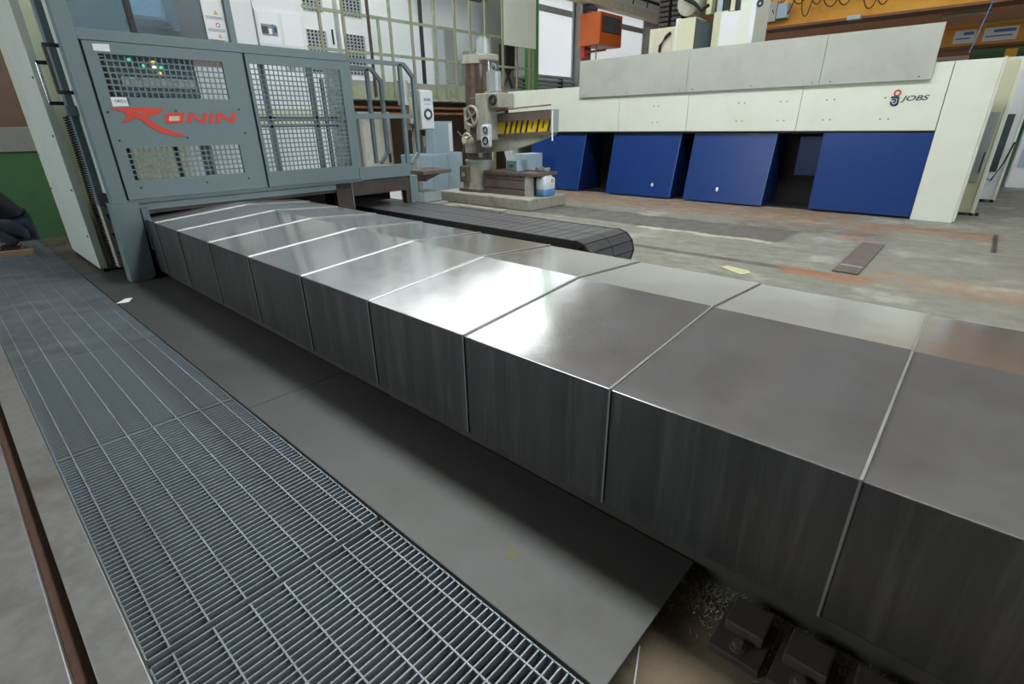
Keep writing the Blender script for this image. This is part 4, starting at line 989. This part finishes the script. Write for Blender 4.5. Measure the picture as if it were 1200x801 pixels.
    MB().torus((hx1, hy-.045, 1.56), .06, .014, (0, 1, 0), 16, 6).build('dial', 'ink_dark', pn); MB().torus((hx1, hy-.045, 1.35), .07, .018, (0, 1, 0), 16, 6).build('dial', 'ink_dark', pn)
    mt = MB().cyl((hx1-.02, cy-.2, 2.26), (hx1-.02, cy-.2, 2.66), .155, seg=18).build('spindle_motor', 'aluminium', hd, True)
    MB().cyl((hx1-.02, cy-.2, 2.26), (hx1-.02, cy-.2, 2.3), .19, seg=18).build('motor_flange', 'wall_grey', mt, True)
    MB().torus((hx1-.02, cy-.2, 2.74), .07, .015, (0, 1, 0), 16, 6).build('lifting_eye', 'wall_grey', mt, True)
    return t
radial()

tb = thing('box_table', 'brown cast iron box table with slots on the concrete plinth', 'machine table', (-7.85, 8.85, .235))
for k, (z0, z1, ov) in enumerate(((.235, .36, 0), (.375, .545, 0), (.56, .655, .0))):
    B(-8.5, -7.28, 8.45, 9.1, z0, z1, .006).build('table_block', 'cast_iron', tb)
B(-8.45, -7.32, 8.5, 9.05, .35, .57).build('slot_core', 'ink_dark', tb)
B(-8.5, -6.95, 8.43, 9.15, .655, .72, .006).build('table_top', 'cast_iron', tb)
for y in (8.6, 8.8, 9.0): B(-8.49, -6.96, y-.015, y+.015, .7205, .7215).build('table_slot', 'ink_dark', tb)
B(-7.28, -7.16, 8.45, 8.62, .235, .655).build('table_rib', 'drill_grey', tb)
bx = thing('parts_bin', 'small blue-grey steel drawer box on the iron table', 'box', (-7.75, 8.8, .722))
B(-7.95, -7.62, 8.6, 8.95, .722, .95, .006).build('bin_body', 'pale_blue', bx); B(-7.93, -7.64, 8.592, 8.6, .74, .93).build('drawer_front', 'cabin_grey', bx); MB().bar((-7.84, 8.585, .85), (-7.73, 8.585, .85), .015).build('handle', 'ink_dark', bx)
vs = thing('small_vice', 'small pale metal vice on the end of the iron table', 'vice', (-7.15, 8.9, .722))
B(-7.3, -7.02, 8.82, 8.98, .722, .76, .006).build('vice_base', 'aluminium', vs); B(-7.28, -7.2, 8.8, 9.0, .76, .81, .006).build('jaw', 'drill_grey', vs); B(-7.1, -7.03, 8.8, 9.0, .76, .80, .006).build('jaw', 'drill_grey', vs)
def jerry():
    t = thing('jerrycan', 'white plastic jerrycan half full of blue liquid beside the table', 'canister', (-6.99, 8.85, .236))
    y0, y1, x0, x1 = 8.62, 9.02, -7.12, -6.89
    B(x0, x1, y0, y1, .236, .40, .04).build('liquid_part', 'jerry_blue', t, True)
    B(x0, x1, y0, y1, .36, .62, .045).build('can_body', 'jerry_white', t, True)
    MB().poly([(x0+.03, y0+.05, .6), (x0+.03, y1-.05, .6), (x0+.03, y1-.11, .655), (x0+.03, y0+.11, .655)], (.17, 0, 0)).build('shoulder', 'jerry_white', t)
    MB().tube([(-7.0, y0+.06, .62), (-7.0, y0+.08, .69), (-7.0, y1-.18, .69), (-7.0, y1-.16, .64)], .018, 8).build('handle', 'jerry_white', t, True)
    MB().cyl((-7.0, y1-.07, .62), (-7.0, y1-.07, .685), .035, seg=14).build('cap', 'jerry_dark', t, True)
    lb = B(x1, x1+.002, y1-.2, y1-.06, .5, .6).build('label', 'paper', t)
    MB().torus((x1+.003, y1-.13, .555), .03, .012, (1, 0, 0), 14, 6).build('label_mark', 'orange', lb)
    # second dark can behind it
    t2 = thing('jerrycan', 'dark blue canister squeezed between table and white jerrycan', 'canister', (-7.2, 8.72, .236))
    B(-7.155, -7.125, 8.64, 8.98, .236, .58, .01).build('can_body', 'jerry_dark', t2); B(-7.15, -7.13, 8.7, 8.9, .58, .62).build('handle', 'jerry_white', t2)
jerry()

# ------------------------------------------------------------------ pillar drill
def pillar():
    cx, cy = -9.45, 7.35
    t = thing('pillar_drill', 'grey pillar drill with white front and round dial by gate', 'drilling machine', (cx, cy, 0))
    B(cx-.3, cx+.55, cy-.28, cy+.35, 0, .1, .015).build('base', 'aluminium', t)
    B(cx-.1, cx+.4, cy-.2, cy+.3, .1, .33, .03).build('base_block', 'aluminium', t)
    MB().cyl((cx, cy, .1), (cx, cy, 2.45), .075, seg=16).build('pillar', 'aluminium', t, True)
    hd = B(cx-.25, cx+.36, cy-.1, cy+.24, 1.58, 2.34, .02).build('head', 'drill_grey', t)
    B(cx+.36, cx+.385, cy-.09, cy+.235, 1.60, 2.32, .008).build('front_plate', 'jerry_white', hd)
    MB().torus((cx+.39, cy+.08, 1.88), .085, .025, (1, 0, 0), 20, 8).build('dial', 'ink', hd, True)
    MB().cyl((cx+.385, cy+.08, 1.88), (cx+.395, cy+.08, 1.88), .075, seg=18).build('dial_face', 'paper', hd)
    text_obj('lettering', 'ROSA', 'ink_dark', t, (cx+.388, cy-.0, 2.13), (0, 1, 0), (0, 0, 1), .05, width=.18)
    MB().bar((cx+.387, cy+.01, 2.07), (cx+.387, cy+.15, 2.07), .004, .012).build('lettering', 'wall_grey', t)
    MB().cyl((cx+.1, cy-.3, 2.05), (cx+.1, cy-.3, 2.5), .12, seg=16).build('motor', 'aluminium', hd, True)
    B(cx-.1, cx+.2, cy-.25, cy-.1, 1.7, 2.2, .02).build('motor_mount', 'drill_grey', hd)
    MB().cyl((cx+.2, cy+.07, 1.58), (cx+.2, cy+.07, 1.46), .05, .04, 14).build('chuck', 'ink_dark', t, True)
    MB().cyl((cx+.2, cy+.07, 1.46), (cx+.2, cy+.07, 1.24), .018, .012, 8).build('drill_bit', 'aluminium', t, True)
    for a in (.4, 2.5, 4.6): MB().cyl((cx+.1, cy-.12, 1.62), (cx+.1+.18*math.cos(a), cy-.16, 1.62+.18*math.sin(a)), .01, seg=6).build('feed_lever', 'ink_dark', t)
    tbm = B(cx-.15, cx+.55, cy-.3, cy+.5, .70, .78, .01).build('table', 'cast_iron', t)
    MB().poly([(cx, cy-.06, .70), (cx+.5, cy-.06, .70), (cx, cy-.06, .5)], (0, .12, 0)).build('table_bracket', 'cast_iron', t)
    MB().poly([(cx+.05, cy+.06, .70), (cx+.05, cy+.55, .70), (cx+.05, cy+.5, .66), (cx+.05, cy+.06, .52)], (.12, 0, 0)).build('table_bracket', 'cast_iron', t)
    return t
pillar()

# ------------------------------------------------------------------ floor details
hp = MB().poly([(-1.11, 6.88, .002), (-.84, 6.86, .002), (-.86, 8.85, .002), (-1.13, 8.85, .002)], (0, 0, .015)).build('cover_plate', 'cast_iron', origin=(-1, 7.9, 0)); tag(hp, 'long dark steel cover plate on the rusty concrete', 'cover plate')
MB().bar((-1.09, 7.25, .0185), (-.86, 7.22, .0185), .05, .002).build('paint_stripe', 'aluminium', hp)
sp_ = MB().poly([at(*q, 'Z', .003) for q in ((845, 313), (852, 311), (877, 317), (880, 320), (868, 322))], (0, 0, .004)).build('paper_scrap', 'scrap'); tag(sp_, 'crumpled yellowish paper scrap on the concrete floor', 'paper')
kb_ = thing('kerb_strip', 'low concrete strip along the floor before the plinth', 'kerb', (-7, 7.5, 0))
B(-8.85, -7.2, 7.62, 7.8, 0, .05, .01).build('strip', 'concrete_plinth', kb_)
B(-8.8, -8.45, 7.35, 7.62, 0, .07, .01).build('end_block', 'concrete_plinth', kb_)

# plank and tools by the worker
o = MB().bar((-10.35, .02, .045), (-10.1, .72, .045), .09, .07).build('wooden_plank', 'wood', origin=(-10.2, .4, .01)); tag(o, 'short weathered plank lying across the grating', 'plank')
o = MB().tube([(-10.55, .0, .03), (-10.5, .25, .03), (-10.62, .45, .03)], .02, 8).build('hose_piece', 'rust_slot', None, True); tag(o, 'short rusty hose piece beside the crouching worker', 'hose')

# ------------------------------------------------------------------ crouching worker (mostly out of the picture)
def skin(name, joints, edges, m, parent, sub=2):
    me = bpy.data.meshes.new(name); keys = list(joints)
    o0 = Vector(ORG[parent.name])
    me.from_pydata([Vector(joints[k][0])-o0 for k in keys], [(keys.index(a), keys.index(b_)) for a, b_ in edges], [])
    o = bpy.data.objects.new(name, me); COL.objects.link(o)
    md = o.modifiers.new('skin', 'SKIN'); md.use_smooth_shade = True
    for i, k in enumerate(keys):
        r_ = joints[k][1]; me.skin_vertices[0].data[i].radius = r_ if isinstance(r_, tuple) else (r_, r_)
        me.skin_vertices[0].data[i].use_root = (i == 0)
    s_ = o.modifiers.new('sub', 'SUBSURF'); s_.levels = sub; s_.render_levels = sub
    dg = bpy.context.evaluated_depsgraph_get(); ev = bpy.data.meshes.new_from_object(o.evaluated_get(dg))
    bpy.data.objects.remove(o)
    ev.materials.clear(); ev.materials.append(MATS[m])
    for p_ in ev.polygons: p_.use_smooth = True
    o = bpy.data.objects.new(name, ev); COL.objects.link(o); o.parent = parent; ORG[o.name] = ORG[parent.name]
    return o
def worker():
    bx_, by_ = -10.6, .66
    t = thing('person', 'crouching person in dark jacket and jeans at end of walkway', 'person', (bx_, by_, .01))
    def q(dx, dy, z): return (bx_+dx, by_+dy, z+.01)
    # faces -Y, squatting: hips low at +Y, knees forward and up, trunk bent forward
    J = {'pelvis': (q(0, .05, .36), (.17, .15)), 'waist': (q(0, -.02, .60), (.17, .15)), 'chest': (q(0, -.2, .84), (.19, .15)), 'neck': (q(0, -.36, .96), .065), 'head': (q(0, -.47, 1.0), (.085, .095)), 'crown': (q(0, -.55, 1.07), .08)}
    E_ = [('pelvis', 'waist'), ('waist', 'chest'), ('chest', 'neck'), ('neck', 'head'), ('head', 'crown')]
    for s_, n in ((1, 'r'), (-1, 'l')):
        J['hip'+n] = (q(.12*s_, .02, .34), .115); J['knee'+n] = (q(.2*s_, -.36, .47), .07); J['ankle'+n] = (q(.17*s_, -.04, .1), .047); J['heel'+n] = (q(.17*s_, -.0, .05), .045); J['toe'+n] = (q(.19*s_, -.24, .04), .036)
        J['shoulder'+n] = (q(.19*s_, -.25, .86), .075); J['elbow'+n] = (q(.25*s_, -.5, .62), .047); J['wrist'+n] = (q(.14*s_, -.7, .36), .033); J['hand'+n] = (q(.12*s_, -.78, .31), (.045, .022))
        E_ += [('pelvis', 'hip'+n), ('hip'+n, 'knee'+n), ('knee'+n, 'ankle'+n), ('ankle'+n, 'heel'+n), ('heel'+n, 'toe'+n), ('chest', 'shoulder'+n), ('shoulder'+n, 'elbow'+n), ('elbow'+n, 'wrist'+n), ('wrist'+n, 'hand'+n)]
        for k in range(4):
            J['f%d%s' % (k, n)] = (q((.10+.018*k)*s_, -.83-.01*(k % 3), .28), .009); J['g%d%s' % (k, n)] = (q((.10+.018*k)*s_, -.86-.008*(k % 3), .25), .008)
            E_ += [('hand'+n, 'f%d%s' % (k, n)), ('f%d%s' % (k, n), 'g%d%s' % (k, n))]
        J['th'+n] = (q(.075*s_, -.77, .29), .01); E_ += [('hand'+n, 'th'+n)]
    body = skin('body', J, E_, 'skin', t, 1)
    up = {k: J[k] for k in ('waist', 'chest', 'shoulderr', 'shoulderl', 'elbowr', 'elbowl')}
    up = {k: (v[0], tuple(a+.028 for a in (v[1] if isinstance(v[1], tuple) else (v[1], v[1])))) for k, v in up.items()}
    up['hem'] = (q(0, .03, .5), (.19, .175)); up['collar'] = (q(0, -.32, .93), .09)
    for n in 'rl': up['cuff'+n] = (J['wrist'+n][0], (.046, .046))
    skin('jacket', up, [('waist', 'hem'), ('waist', 'chest'), ('chest', 'collar')]+[e for n in 'rl' for e in (('chest', 'shoulder'+n), ('shoulder'+n, 'elbow'+n), ('elbow'+n, 'cuff'+n))], 'jacket', t)
    lo = {'pelvis': (J['pelvis'][0], (.205, .185))}
    ed = []
    for n in 'rl':
        for k, g in (('hip', .03), ('knee', .025), ('ankle', .03)): lo[k+n] = (J[k+n][0], J[k+n][1]+g)
        ed += [('pelvis', 'hip'+n), ('hip'+n, 'knee'+n), ('knee'+n, 'ankle'+n)]
    skin('trousers', lo, ed, 'jeans', t)
    for n in 'rl':
        a, c_ = Vector(J['heel'+n][0]), Vector(J['toe'+n][0])
        skin('boot', {'a': (a, (.062, .055)), 'b': (c_, (.05, .042)), 'u': (Vector(J['ankle'+n][0]), .06)}, [('a', 'b'), ('a', 'u')], 'boot', t)
    hc = Vector(J['head'][0])
    MB().sph(hc+Vector((0, -.045, .05)), .118, .9, 1.05, 1).build('hair', 'hair', t, True)
    for s_ in (1, -1):
        MB().sph(hc+Vector((.085*s_, -.03, -.01)), .028, .4, .8, 1.1).build('ear', 'skin', t, True)
        MB().sph(hc+Vector((.033*s_, -.13, -.055)), .012).build('eye', 'paper', t, True)
    MB().sph(hc+Vector((0, -.12, -.09)), .018, .8, 1, 1.3).build('nose', 'skin', t, True)
worker()
